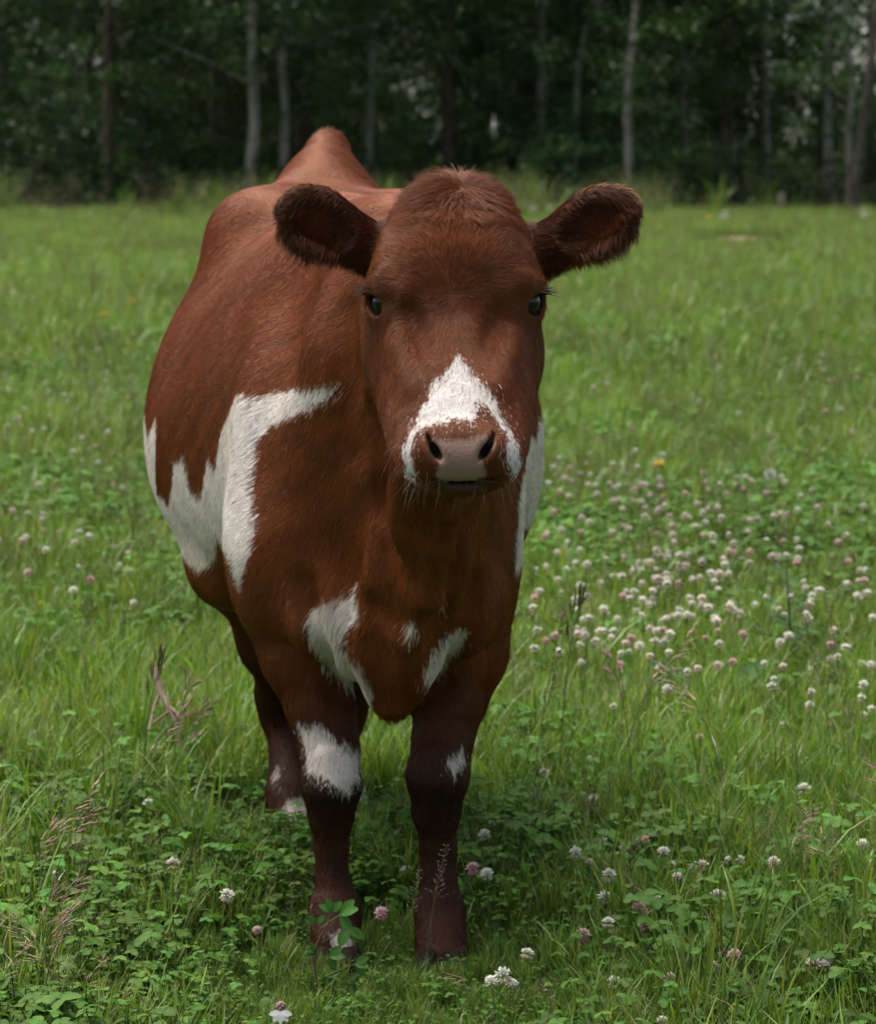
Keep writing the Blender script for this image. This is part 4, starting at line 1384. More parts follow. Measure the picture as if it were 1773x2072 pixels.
for i, (y, u, v, hh, p) in enumerate(spots):
    tint = tint_of(u, v)
    if i >= 300:
        far_rest.append((p, hh, tint))
        continue
    lab = grp = None
    for (a, b), t in SPECIAL.items():
        if abs(a - u) < 7 and abs(b - v) < 7:
            lab = t
    sidew = 'left of' if u < 700 else 'right of'
    if lab is None:
        if v > 1430:
            z_ = 'in the foreground grass'
        elif v > 1180:
            z_ = 'in the nearer flower drift' if u > 700 else 'in grass behind'
        else:
            z_ = 'in the farther flower drift' if u > 700 else 'far out in the meadow'
        lab = '%s clover flower %s, %s the cow' % (COLW[tint], z_, sidew)
    grp = 'clover flowers in the meadow'
    if y < 9.3:
        o = empty('clover_flower', (p[0], p[1], 0), U(0, 6.28))
        k = random.randrange(3)
        st = link('stem', STEMS[k], o); st.scale = (1, 1, hh / .14)
        b = link('bloom', BLOOMS[tint][random.randrange(3)], o)
        b.location = (0, 0, hh - .002); s_ = U(.70, 1.20); b.scale = (s_, s_, s_ * U(.8, 1))
        b.rotation_euler = (U(-.35, .35), U(-.35, .35), 0)
        if (957, 1756) == (round(u), round(v)): b.scale = (1.2, 1.2, 1.1)
    else:
        h = min(FAR_H, key=lambda a: abs(a - hh))
        o = link('clover_flower', FAR[(tint, h)])
        p2 = ground_at(u, v, h)
        o.location = (p2[0], p2[1], 0)
        o.rotation_euler = (U(-.28, .28), U(-.28, .28), U(0, 6.28))
        s_ = U(.65, 1.2); o.scale = (s_, s_, 1)
    tag(o, lab, 'flower', grp)

def join_meshes(name, items, mat):
    """items: (mesh, matrix) joined into one mesh"""
    V, F4, F3, c, n = [], [], [], [], 0
    for me, M in items:
        co = np.empty(len(me.vertices) * 3, f32); me.vertices.foreach_get('co', co)
        cl_ = np.empty(len(me.vertices) * 4, f32); me.attributes['col'].data.foreach_get('color', cl_)
        M = np.array(M)
        V.append(co.reshape(-1, 3) @ M[:3, :3].T + M[:3, 3]); c.append(cl_.reshape(-1, 4)[:, :3])
        for p in me.polygons:
            (F4 if len(p.vertices) == 4 else F3).append([i + n for i in p.vertices])
        n += len(me.vertices)
    return mesh_np(name, np.concatenate(V), [np.array(F4), np.array(F3)], True, {'col': np.concatenate(c)}), mat
items = []
for p, hh, tint in far_rest:
    h = min(FAR_H, key=lambda a: abs(a - hh))
    items.append((FAR[(tint, h)], Matrix.Translation((p[0], p[1], hh - h))))
for _ in range(150):
    u, v = U(0, 1773), U(480, 870)
    if 560 < u < 1100: continue
    p = ground_at(u, v, .2)
    items.append((FAR[(random.choice(['white', 'pale', 'pink']), .19)], Matrix.Translation((p[0], p[1], 0))))
if items:
    me, mt = join_meshes('distant_clover_flowers', items, MAT_BLOOM)
    o = link('distant_clover_flowers', me, None, mt)
    tag(o, 'tiny scattered clover flowers far out in the meadow', 'flowers', kind='stuff')

# ---- grasses in seed
def brome_meshes(seed, purple, big=1.0):
    random.seed(seed)
    st, hd_m = MB(), MB()
    h = .40
    dk = purple == 'dark'
    lean = .10 if dk else U(.15, .35)
    t = np.linspace(0, 1, 9)
    path = np.stack([lean * h * t ** 2.2, 0 * t, h * t * (1 - .12 * t ** 3)], 1)
    tube(st, path, np.linspace(.0016, .0008, 9), (.10, .13, .045), 5)
    blade(st, path[2], .16, U(0, 6), .5, .9, .005, (.06, .11, .02), (.16, .2, .05), 5)
    blade(st, path[1], .13, U(0, 6), .4, 1.1, .005, (.06, .11, .02), (.16, .2, .05), 5)
    for k in range(17 if dk else 13):
        f = U(.74, 1.0) if dk else U(.66, 1.0)
        p = np.array([np.interp(f, t, path[:, i]) for i in range(3)])
        a = U(0, 6.283)
        out = np.array((math.cos(a) * .5 + (.15 if dk else .55), math.sin(a) * .6, U(.6, 1.4) if dk else U(.1, .9)))
        out /= np.linalg.norm(out)
        l_ = U(.012, .04) * (1.35 - f)
        e = p + out * l_
        tube(hd_m, [p, e], .0004, (.16, .12, .08), 3)
        col = np.array({True: (.30, .18, .155), False: (.36, .28, .17), 'dark': (.095, .060, .040)}[purple]) * U(.7, 1.25)
        d = out * .7 + np.array((.10, 0, .5) if dk else (.35, 0, -.05 if f < .9 else .3))
        d /= np.linalg.norm(d)
        L = U(.020, .034) * big
        for q in range(5):
            spindle(hd_m, e + d * L * q * .17, d + np.array((U(-.16, .16), U(-.16, .16), U(-.05, .16))), L * .45, .0034 * big, col, col * 1.25)
        spindle(hd_m, e + d * L * .8, d, L * .7, .0009, col, col * 1.6)
    return st.mesh('stem', MAT_PLANT), hd_m.mesh('seed_head', MAT_PLANT)
def fine_meshes(seed, col):
    random.seed(seed)
    st, hd_m = MB(), MB()
    h = .36
    lean = U(.05, .2)
    t = np.linspace(0, 1, 7)
    path = np.stack([lean * h * t ** 2, 0 * t, h * t], 1)
    tube(st, path, np.linspace(.0010, .0005, 7), (.12, .14, .06), 4)
    for k in range(11):
        f = .64 + .36 * k / 10
        p = np.array([np.interp(f, t, path[:, i]) for i in range(3)])
        for q in range(3):
            a = U(0, 6.283)
            l_ = .042 * (1.12 - f) * U(1.0, 2.1)
            out = np.array((math.cos(a), math.sin(a), U(.35, 1.1))); out /= np.linalg.norm(out)
            e = p + out * l_
            tube(hd_m, [p, (p + e) / 2 + (0, 0, .002), e], .00022, col, 3)
            for s_ in range(4):
                g_ = p + (e - p) * U(.45, 1.0)
                spindle(hd_m, g_, out + np.array((U(-.4, .4), U(-.4, .4), U(-.3, .3))), .0045, .0017, np.array(col) * U(.8, 1.3), np.array(col) * 1.5)
    return st.mesh('stem', MAT_PLANT), hd_m.mesh('seed_head', MAT_PLANT)
BROME = [brome_meshes(101, True), brome_meshes(102, True), brome_meshes(103, False), brome_meshes(104, False), brome_meshes(105, 'dark', .80)]
FINE = [fine_meshes(111, (.20, .13, .11)), fine_meshes(112, (.27, .22, .14)), fine_meshes(113, (.17, .10, .09))]
random.seed(77)

def stalk(meshes, u, v_top, h, rz, lab, name='seed_grass', grp='grasses in seed'):
    """a stalk whose head top is seen at (u, v_top), h tall"""
    p = ground_at(u, v_top, h)
    base_h = .40 if meshes in BROME else .36
    k = h / base_h
    o = empty(name, (p[0], p[1], 0), rz)
    for nm, me in zip(('stem', 'seed_head'), meshes):
        c = link(nm, me, o); c.scale = (k if k < 1.1 else 1.1, k if k < 1.1 else 1.1, k)
    tip = (.25 * h) * np.array((math.cos(rz), math.sin(rz)))
    o.location.x -= tip[0]; o.location.y -= tip[1] * 0
    return tag(o, lab, 'grass stalk', grp, 'thing')
stalk(BROME[4], 1252, 1160, .50, .4, 'tall dark brown seed head standing against white clover right of the cow').name = 'brome_stalk'
stalk(BROME[1], 1222, 1290, .40, 2.2, 'pinkish drooping seed head below the tall dark one')
stalk(BROME[2], 1360, 1245, .42, .2, 'slim brown seed stalk leaning right in the clover drift')
stalk(BROME[3], 1385, 1320, .36, 2.8, 'short brown seed stalk beside a dark broad leaf')
for i, (u, v, h, rz, m_) in enumerate([(150, 1745, .27, .3, 0), (165, 1800, .25, .1, 1), (100, 1770, .27, 1.0, 0), (60, 1840, .24, 2.6, 2), (35, 1830, .22, 2.9, 3), (140, 1835, .23, .2, 1), (20, 1900, .2, .6, 3)]):
    stalk(BROME[m_], u, v, h, rz, 'purplish brown seed head in the clump at the lower left edge')
for i, (u, v, h, rz, m_) in enumerate([(150, 1555, .33, .2, 2), (175, 1600, .30, .1, 0), (120, 1640, .28, .5, 1)]):
    stalk(BROME[m_], u, v, h, rz, 'brown seed head bending right above the lower left clump')
for i, (u, v, h, rz, m_) in enumerate([(185, 1930, .17, .6, 3), (130, 1945, .16, 2.0, 3), (240, 1990, .15, .4, 2), (215, 2010, .13, 2.5, 3)]):
    stalk(BROME[m_], u, v, h, rz, 'straw coloured seed head low in the bottom left corner')
for i, (u, v, h, rz, m_) in enumerate([(375, 1345, .36, 1.2, 0), (388, 1290, .42, .3, 4), (335, 1400, .36, .3, 2), (410, 1390, .33, .5, 0)]):
    stalk(BROME[m_], u, v, h, rz, 'dark thin seed stalk in the tall grass left of the cow')
stalk(FINE[1], 878, 1765, .19, .3, 'fine airy pale seed plume in front of the cow right front leg', 'fine_grass_stalk')
stalk(FINE[0], 922, 1720, .23, .6, 'taller airy seed plume crossing the edge of the cow right front leg', 'fine_grass_stalk')
for i, (u, v, h, rz, m_) in enumerate([(1290, 1790, .16, 2.2, 0), (1320, 1830, .15, .4, 1), (1395, 1755, .18, .2, 2), (1300, 1765, .17, 2.8, 2), (1240, 1840, .14, 1.9, 0)]):
    stalk(BROME[m_], u, v, h, rz, 'short brown seed head among flowers in the right foreground')
for i, (u, v, h, rz, m_) in enumerate([(1640, 1610, .26, .4, 0), (1665, 1640, .24, 2.0, 2), (1760, 1520, .3, 2.9, 1)]):
    stalk(BROME[m_], u, v, h, rz, 'reddish seed head in the hazy grass plumes at the right')
for i, (u, v, h) in enumerate([(1560, 1640, .22), (1600, 1615, .22), (1630, 1660, .20), (1690, 1625, .22), (1720, 1680, .2), (1585, 1690, .19), (1665, 1700, .2), (1745, 1650, .2), (1370, 1500, .26), (1440, 1560, .24), (1150, 1640, .2), (1180, 1530, .25), (1655, 1790, .16), (1500, 1640, .2)]):
    stalk(FINE[i % 3], u, v, h, U(0, 6.28), 'fine airy grass plume in the right foreground meadow', 'fine_grass_stalk')
for i, (u, v, h) in enumerate([(600, 1790, .15), (640, 1830, .13), (500, 1910, .1), (420, 1920, .12), (560, 1760, .17), (610, 1720, .18), (380, 1960, .1), (590, 1890, .1)]):
    stalk(FINE[i % 3], u, v, h, U(0, 6.28), 'fine airy grass plume in the left foreground near the cow leg', 'fine_grass_stalk')
for i in range(26):
    u, v = U(0, 1773), U(620, 1250)
    if 260 < u < 1110: u = U(1110, 1773)
    stalk(FINE[i % 3], u, v, U(.36, .5), U(0, 6.28), 'thin brownish seed stalk standing out in the middle meadow', 'fine_grass_stalk')

# ---- the leafy sprig in front of the cow's foot
def place(name, mesh_parts, loc, lab, cat, rz=0.0, grp=None):
    o = empty(name, loc, rz)
    for nm, me in mesh_parts:
        link(nm, me, o)
    return tag(o, lab, cat, grp)
base = ground_at(648, 2040, 0.0)
st = MB()
y_ = base[1]
def rel(u, v, dy=0.0): return P(u, v, y_ + dy) - base
path = [np.zeros(3), rel(640, 1985), rel(632, 1930), rel(648, 1895), rel(668, 1862)]
tube(st, path, np.linspace(.0026, .0013, 5), (.17, .095, .05), 6)
parts = [('stem', st.mesh('stem', MAT_PLANT))]
for (u, v, L, gx_, gz_) in [(a_, b_, c_ * 1.2, d_, e_) for a_, b_, c_, d_, e_ in [(690, 1850, .026, .5, .3), (672, 1845, .020, -.3, .9), (702, 1880, .026, .6, -.5), (640, 1868, .016, -.5, .6), (668, 1935, .022, .5, .1), (640, 1925, .016, -.7, .2), (720, 1950, .022, .8, 0), (660, 1975, .022, .3, -.4), (700, 1985, .02, .9, .2)]]:
    lf = MB()
    c = rel(u, v, U(-.02, .01))
    tube(lf, [rel(640 + (u - 640) * .15, v + 28), c], .0008, (.10, .16, .04), 4)
    f = U(.9, 1.25)
    for k in (-1, 0, 1):
        d = np.array((gx_ + .9 * k * (1 if abs(gz_) > .4 else .3), -.35 + U(-.2, .2), gz_ + (.7 * k if abs(gz_) <= .4 else -.1 * abs(k))))
        leaflet(lf, c, d, np.array((.1, -.75, .65)), L * U(.85, 1.1), L * .58, (.042 * f, .105 * f, .020 * f), .22, 6)
    parts.append(('leaf', lf.mesh('leaf', MAT_CLOVER)))
place('clover_sprig', parts, base, 'leafy green clover sprig with reddish stem before the cow left front foot', 'plant')

# ---- broad leaves
def broad(u, v, h, n, L, W, col, lab, fan=.6, name='broad_leaf_plant'):
    b = ground_at(u, v, 0)
    o = empty(name, b, 0)
    for k in range(n):
        mb = MB()
        a = U(0, 6.283) if n > 1 else 3.6
        d = np.array((math.cos(a), math.sin(a) * .7 - .3, U(.25, fan)))
        f = U(.85, 1.2)
        tube(mb, [(0, 0, 0), d * h * .5 + (0, 0, h * .3)], .0016, tuple(x * 1.2 for x in col), 4)
        leaflet(mb, d * h * .5 + (0, 0, h * .3), d, np.array((0, -.5, .9)), L * U(.8, 1.1), W, tuple(x * f for x in col), .3, 8)
        link('leaf', mb.mesh('leaf', MAT_CLOVER), o)
    return tag(o, lab, 'plant', 'broad leaved plants in the grass')
broad(170, 1500, .10, 3, .13, .042, (.060, .125, .045), 'grey green broad leaves in the tall grass left of the cow')
broad(1440, 1460, .10, 4, .16, .055, (.028, .080, .022), 'dark broad leaves in the grass right of the cow')
broad(1400, 1520, .08, 3, .12, .045, (.03, .085, .02), 'dark broad leaves a little nearer than the other dark plant')
broad(560, 1640, .06, 5, .06, .04, (.06, .15, .025), 'bright broad leaves beside the cow left hind foot')
broad(610, 1790, .05, 3, .07, .03, (.05, .12, .03), 'folded green leaves beside the cow left front cannon')
broad(480, 2060, .03, 4, .07, .045, (.085, .135, .06), 'pale grey green broad leaves at the bottom edge left')
broad(230, 1745, .05, 3, .085, .028, (.05, .12, .02), 'long flat green leaves in the left foreground')
broad(1540, 1600, .05, 3, .07, .03, (.06, .14, .03), 'small broad leaves under the airy plumes at right')

# ---- dandelions, a seed clock, campion, thistle, twig, post
def dandelion(u, v, h, lab, r_=.016):
    p = ground_at(u, v, h)
    st, bl = MB(), MB()
    tube(st, [(0, 0, 0), (.006, 0, h * .5), (0, 0, h)], .0016, (.12, .17, .04), 5)
    for i in range(60):
        f = (i + .5) / 60; a = i * 2.39996; th = 1.45 * f ** .6
        d = np.array((math.sin(th) * math.cos(a), math.sin(th) * math.sin(a), math.cos(th)))
        spindle(bl, np.array((0, 0, h)), d, r_ * (.6 + .4 * f), .0032, (.55, .33, .01), (.80, .55, .015))
    return place('dandelion', [('stem', st.mesh('stem', MAT_PLANT)), ('bloom', bl.mesh('bloom', MAT_BLOOM))], (p[0], p[1], 0), lab, 'flower', grp='yellow dandelions in the meadow')
dandelion(210, 637, .27, 'yellow dandelion nearer of the pair left of the cow back', .034)
dandelion(268, 610, .24, 'yellow dandelion farther of the pair left of the cow back', .034)
dandelion(1435, 440, .30, 'yellow dandelion beside white tufts at the far field edge', .055)
dandelion(1335, 941, .20, 'yellow dandelion at the far rim of the clover drift', .024)
dandelion(1344, 1003, .18, 'small yellow dandelion bud inside the clover drift', .010)
dandelion(83, 1224, .12, 'yellow dandelion low in the grass at the left edge')
dandelion(1490, 466, .25, 'tiny yellow dandelion right of the field edge tufts', .03)
def clock(u, v, h, r_, lab):
    p = ground_at(u, v, h)
    st, bl = MB(), MB()
    tube(st, [(0, 0, 0), (.004, 0, h * .5), (0, 0, h)], .0016, (.14, .15, .06), 5)
    for i in range(150):
        a = i * 2.39996; z = 1 - 2 * (i + .5) / 150; q = math.sqrt(1 - z * z)
        d = np.array((q * math.cos(a), q * math.sin(a), z))
        spindle(bl, np.array((0, 0, h)), d, r_ * .85, .0007, (.3, .25, .2), (.6, .58, .55))
        for k in range(4):
            d2 = d + np.array((U(-.6, .6), U(-.6, .6), U(-.6, .6))); d2 /= np.linalg.norm(d2)
            spindle(bl, np.array((0, 0, h)) + d * r_ * .8, d2, r_ * .25, .0009, (.75, .74, .72), (.8, .8, .78))
    return place('dandelion_clock', [('stem', st.mesh('stem', MAT_PLANT)), ('seed_ball', bl.mesh('seed_ball', MAT_BLOOM))], (p[0], p[1], 0), lab, 'flower', grp='dandelion clocks')
clock(1560, 961, .26, .021, 'round white dandelion seed clock above the clover drift')
clock(1466, 436, .34, .062, 'white seed clock at the far field edge beside a yellow dandelion')
clock(1750, 434, .34, .055, 'white seed clock at the far right field edge')
clock(1080, 422, .36, .055, 'left white seed clock between the cow crown and right ear')
clock(1112, 418, .36, .050, 'right white seed clock between the cow crown and right ear')

# white campion with its veined bladder
p = ground_at(568, 2048, .085)
st, pe, ca = MB(), MB(), MB()
tube(st, [(0, 0, 0), (.004, 0, .05), (0, 0, .085)], .0013, (.10, .15, .05), 5)
for i in range(26):
    a = i * 2.39996; z = 1 - 2 * (i + .5) / 26; q = math.sqrt(1 - z * z)
    spindle(ca, np.array((0, .006, .092)), np.array((q * math.cos(a), q * math.sin(a) * .8, z * 1.2)), .0088, .0060, (.30, .16, .17), (.36, .22, .22))
for k in range(5):
    a = -1.57 + (k - 2) * .72
    leaflet(pe, np.array((0, -.004, .086)), np.array((math.cos(a), -.35, math.sin(a))), np.array((0, -1, .2)), .017, .010, (.78, .76, .75), .1, 4)
place('campion_flower', [('stem', st.mesh('stem', MAT_PLANT)), ('calyx', ca.mesh('calyx', MAT_PLANT)), ('petals', pe.mesh('petals', MAT_BLOOM))], (p[0], p[1], 0), 'white petalled wild flower with pinkish bladder at the bottom edge', 'flower')

# thistle
p = ground_at(1590, 1392, 0)
o = empty('thistle', p)
mb = MB(); tube(mb, [(0, 0, 0), (.01, 0, .15), (0, 0, .30)], (.004, .003, .002), (.09, .13, .06), 6)
link('stem', mb.mesh('stem', MAT_PLANT), o)
for k in range(15):
    mb = MB()
    z = .05 + .25 * k / 15; a = k * 2.4; L = .11 * (1.25 - z * 2.4)
    d = np.array((math.cos(a), math.sin(a), .45))
    leaflet(mb, np.array((0, 0, z)), d, np.array((0, 0, 1)), L, L * .14, (.055, .105, .045), .4, 5)
    for q in range(5):
        for s_ in (-1, 1):
            c = np.array((0, 0, z)) + d / np.linalg.norm(d) * L * (.2 + .16 * q)
            leaflet(mb, c, d * .6 + s_ * np.array((-d[1], d[0], 0)) + (0, 0, U(0, .5)), np.array((0, 0, 1)), L * .28, L * .1, (.06, .115, .055), .3, 2)
    link('leaf', mb.mesh('leaf', MAT_CLOVER), o)
tag(o, 'feathery bluish green thistle among the clover flowers at right', 'plant')

# dead twig
a, b = P(312, 1352, 7.20), ground_at(350, 1460, .02)
mb = MB()
root = np.array((P(345, 1470, 7.1)[0], 7.1, 0.0))
def tw(pts, r_): tube(mb, [np.asarray(q) - root for q in pts], r_, (.26, .19, .14), 6)
tw([a, P(325, 1400, 7.17), P(335, 1420, 7.15), P(358, 1462, 7.10), (P(372, 1500, 7.08)[0], 7.08, -.01)], (.007, .008, .007, .006, .006))
br = MB()
tube(br, [np.asarray(q) - root for q in (P(322, 1402, 7.17), P(312, 1430, 7.15), P(300, 1478, 7.05))], (.004, .0035, .003), (.24, .17, .12), 6)
tube(br, [np.asarray(q) - root for q in (P(335, 1425, 7.15), P(372, 1455, 7.07))], (.0035, .002), (.24, .17, .12), 6)
tube(br, [np.asarray(q) - root for q in (P(345, 1438, 7.13), P(300, 1470, 7.07))], (.0035, .002), (.20, .13, .09), 6)
place('dead_twig', [('twig', mb.mesh('twig', MAT_PLANT)), ('side_branch', br.mesh('side_branch', MAT_PLANT))], root, 'pale dead forked twig sticking out of the grass left of the cow', 'twig')
# dry straws lying by the foot
for k, (u0, v0, u1, v1, lab) in enumerate([(893, 1968, 975, 2040, 'dry straw lying in the grass just right of the cow front foot'), (1090, 1990, 1130, 2072, 'dry reddish straw standing at the bottom right of the cow')]):
    p0, p1 = ground_at(u0, v0, .10), ground_at(u1, v1, .03)
    st, sp = MB(), MB()
    tube(st, [(0, 0, 0), (p0 + p1) / 2 + (0, 0, .02) - (p1[0], p1[1], 0), p0 - (p1[0], p1[1], 0)], .0014, (.33, .25, .15), 5)
    for q in range(9):
        c = p0 + (p1 - p0) * q * .05 - (p1[0], p1[1], 0)
        spindle(sp, c, np.array((U(-.3, .5), U(-.5, .3), U(-.2, .6))), .016, .0022, (.30, .22, .14), (.42, .33, .22))
    tag(place('dry_straw', [('stem', st.mesh('stem', MAT_PLANT)), ('seed_head', sp.mesh('seed_head', MAT_PLANT))], (p1[0], p1[1], 0), lab, 'straw'), kind='thing')

# bare earth by the far edge, a short grey post
p = ground_at(1495, 512, 0)
V, F3 = [(0, 0, .20)], []
nn = 40
for r_, z in ((.35, .17), (.7, .09), (1.0, -.01)):
    for k in range(nn):
        t = 2 * math.pi * k / nn
        q = r_ * (1 + .12 * math.sin(3 * t + r_) + U(-.06, .06))
        V.append((math.cos(t) * q * .62, math.sin(t) * q * 1.5, z + (U(-.02, .02) if z > 0 else 0)))
F3 = [(0, 1 + k, 1 + (k + 1) % nn) for k in range(nn)]
F4 = [(1 + r_ * nn + k, 1 + (r_ + 1) * nn + k, 1 + (r_ + 1) * nn + (k + 1) % nn, 1 + r_ * nn + (k + 1) % nn) for r_ in range(2) for k in range(nn)]
ms = NT('bare_soil')
n1 = ms.n('TexNoise', ins={'Scale': 9.0, 'Detail': 8.0})
pb = ms.n('BsdfPrincipled', ins={'Base Color': ms.ramp(n1.outputs[0], [(.3, (.075, .055, .03)), (.6, (.17, .115, .07)), (.8, (.10, .12, .04))]), 'Roughness': .95})
ms.l(pb.outputs[0], ms.out.inputs[0])
o = link('soil_mound', mesh_np('soil_mound', np.array(V), [np.array(F4), np.array(F3)]), None, ms.m)
o.location = p
tag(o, 'low brown mound of bare earth out in the right of the field', 'mound')
p = ground_at(1583, 452, 0)
mb = MB(); tube(mb, [(0, 0, 0), (.01, 0, .25), (.0, 0, .46), (.0, 0, .48)], (.075, .07, .068, .05), (.17, .16, .13), 9)
mb.add([(.045 * math.cos(k * .7), .045 * math.sin(k * .7), .481) for k in range(9)] + [(0, 0, .483)], F3=[(9, k, (k + 1) % 9) for k in range(9)], col=(.2, .19, .16))
o = link('wooden_post', mb.mesh('wooden_post', MAT_PLANT)); o.location = p
tag(o, 'short weathered grey wooden post at the edge of the wood', 'post')

# ------------------------------------------------------------------ the wood behind the meadow
random.seed(21)
def mat_bark(name, c0, c1, c2, scale):
    m = NT(name)
    tc = m.n('TexCoord')
    mp = m.n('Mapping', ins={'Vector': tc.outputs['Object'], 'Scale': (scale, scale, scale * .35)})
    n1 = m.n('TexNoise', ins={'Vector': mp.outputs[0], 'Scale': 1.0, 'Detail': 7.0})
    mp2 = m.n('Mapping', ins={'Vector': tc.outputs['Object'], 'Scale': (3, 3, 9)})
    n2 = m.n('TexNoise', ins={'Vector': mp2.outputs[0], 'Scale': 1.0, 'Detail': 4.0})
    c = m.ramp(n1.outputs[0], [(.30, c0), (.5, c1), (.75, c2)])
    c = m.mix(c, c0, m.ramp(n2.outputs[0], [(.58, (0, 0, 0)), (.66, (1, 1, 1))]))
    bp = m.n('Bump', ins={'Strength': .7, 'Distance': .02, 'Height': n1.outputs[0]})
    b = m.n('BsdfPrincipled', ins={'Base Color': c, 'Roughness': .85, 'Normal': bp.outputs[0], 'Specular IOR Level': .2})
    m.l(b.outputs[0], m.out.inputs[0])
    return m.m
BARK = {'aspen': mat_bark('aspen_bark', (.055, .046, .038), (.20, .185, .155), (.31, .29, .25), 5.0),
        'pine': mat_bark('pine_bark', (.038, .025, .02), (.11, .072, .056), (.19, .135, .108), 9.0),
        'dark': mat_bark('dark_bark', (.03, .024, .02), (.09, .074, .06), (.15, .125, .10), 7.0)}
MAT_TLEAF = mat_leaf('tree_leaves', .25, .5, .45, .2)

def leaf_cloud(centres, rad, per, size, cols, flat=.7):
    """many small leaves round clump centres: (n,3) centres"""
    n = len(centres) * per
    ci = np.repeat(np.arange(len(centres)), per)
    d = rng.normal(size=(n, 3)); d /= np.linalg.norm(d, axis=1, keepdims=True)
    p = centres[ci] + d * (np.broadcast_to(rad, (len(centres),))[ci] * rng.random(n) ** .45)[:, None] * np.array((1, 1, flat))
    ax = rng.normal(size=(n, 3)); ax /= np.linalg.norm(ax, axis=1, keepdims=True)
    bx = rng.normal(size=(n, 3)); bx -= ax * (ax * bx).sum(1, keepdims=True); bx /= np.linalg.norm(bx, axis=1, keepdims=True)
    s_ = np.broadcast_to(size, (len(centres),))[ci] * rng.uniform(.6, 1.3, n)
    a, b = ax * s_[:, None], bx * (s_ * .42)[:, None]
    V = np.stack([p - a * .5, p + b * .8, p + a * .6, p - b * .8], 1).reshape(-1, 3)
    F = np.arange(n * 4).reshape(n, 4)
    cc = np.asarray(cols)[rng.integers(0, len(cols), len(centres))][ci] * rng.uniform(.7, 1.3, n)[:, None]
    return V, F, np.repeat(cc, 4, axis=0)

LC = [(.034, .076, .024), (.026, .064, .022), (.046, .094, .024), (.062, .114, .030)]
def crown_mesh(seed, z0, z1, R_, n_low, n_high):
    r_ = np.random.default_rng(seed)
    zl = r_.uniform(z0, 5.0, n_low); zh = r_.uniform(5.0, z1, n_high)
    z = np.concatenate([zl, zh])
    prof = np.clip(np.sin(np.pi * np.clip((z - z0 + 1.2) / (z1 - z0 + 1.6), 0, 1)) ** .6, .25, 1)
    a = r_.uniform(0, 6.283, len(z)); q = R_ * prof * r_.uniform(.25, 1, len(z)) ** .6
    c = np.stack([q * np.cos(a), q * np.sin(a), z], 1)
    size = np.concatenate([np.full(n_low, .085), np.full(n_high, .17)])
    rad = np.concatenate([r_.uniform(.25, .5, n_low), r_.uniform(.5, .8, n_high)])
    V, F, cc = leaf_cloud(c, rad, 46, size, LC)
    me = mesh_np('crown', V, F, False, {'col': cc}); me.materials.append(MAT_TLEAF)
    return me
CROWNS = [crown_mesh(1, 1.3, 11, 2.0, 95, 60), crown_mesh(2, 1.8, 12, 2.2, 85, 65), crown_mesh(3, .9, 10, 1.9, 110, 55), crown_mesh(4, 2.4, 12, 2.1, 70, 65)]
THIN = [crown_mesh(5, 1.6, 11, 2.0, 42, 40), crown_mesh(6, 2.2, 12, 2.0, 34, 40)]

def trunk_mesh(kind, r0, path, limbs=7, seed=0, H=11):
    """path: list of (dx, z) points of the lower trunk, carried on to the top"""
    random.seed(seed)
    mb = MB()
    pts = [np.array((a, U(-.03, .03), z)) for a, z in path]
    d = pts[-1] - pts[-2]; d = d / d[2]
    while pts[-1][2] < H:
        d = d * (1, 1, 1) + np.array((U(-.05, .05), U(-.05, .05), 0)); d[0] *= .85
        pts.append(pts[-1] + d * min(1.2, H - pts[-1][2] + .01))
    zs = np.array([p[2] for p in pts])
    rr = r0 * (1 - .85 * np.clip(zs / H, 0, 1)) * (1 + .35 * np.exp(-zs / .25))
    tube(mb, pts, rr, (1, 1, 1), 10)
    for k in range(limbs):
        z = U(1.6, H * .8)
        p = np.array([np.interp(z, zs, [q[i] for q in pts]) for i in range(3)])
        a = U(0, 6.283); L = U(.8, 2.0)
        e = p + np.array((math.cos(a) * L, math.sin(a) * L, U(.2, 1.0)))
        m_ = (p + e) / 2 + np.array((U(-.1, .1), U(-.1, .1), U(-.15, .1)))
        rb = r0 * .28 * (1 - z / H * .6)
        tube(mb, [p, m_, e], (rb, rb * .7, rb * .25), (1, 1, 1), 5)
    return mb.mesh('trunk', BARK[kind])

def tree(name, u_pts, y, wpx, kind, crown, label, grp='trees along the edge of the wood', limbs=7):
    """u_pts: sight positions (u, v) from the foot upwards; wpx: how wide the trunk looks"""
    pts = [P(u, v, y) for u, v in u_pts]
    x0 = pts[0][0] + (pts[0][0] - pts[1][0]) / max(.3, pts[1][2] - pts[0][2]) * pts[0][2]
    o = empty(name, (x0, y, 0))
    path = [(0, -.05)] + [(p[0] - x0, p[2]) for p in pts if p[2] > .15]
    link('trunk', trunk_mesh(kind, wpx * .5 / 7000 * y, path, limbs, int(abs(x0) * 100) + 3, U(10, 13)), o)
    if crown is not None:
        c = link('crown', crown, o)
        c.location = (path[-1][0], 0, U(-.3, .3)); c.rotation_euler = (0, 0, U(0, 6.28)); k = U(.9, 1.15); c.scale = (k, k, 1)
    return tag(o, label, 'tree', grp)
cr = lambda: random.choice(CROWNS)
tree('pine_tree', [(217, 345), (216, 200), (220, 0)], 60.5, 25, 'pine', CROWNS[0], 'straight reddish brown trunk at the left of the wood')
tree('pine_tree', [(184, 355), (180, 200), (188, 0)], 62.5, 17, 'pine', CROWNS[2], 'thin greyish trunk just left of the reddish one', limbs=9)
tree('young_tree', [(153, 360), (157, 250), (152, 60)], 61.5, 12, 'aspen', CROWNS[3], 'slender pale stem left of the two straight trunks')
tree('young_tree', [(414, 330), (416, 200), (420, 0)], 72.5, 12, 'dark', CROWNS[1], 'faint slim trunk deep in shade between reddish and pale trunks')
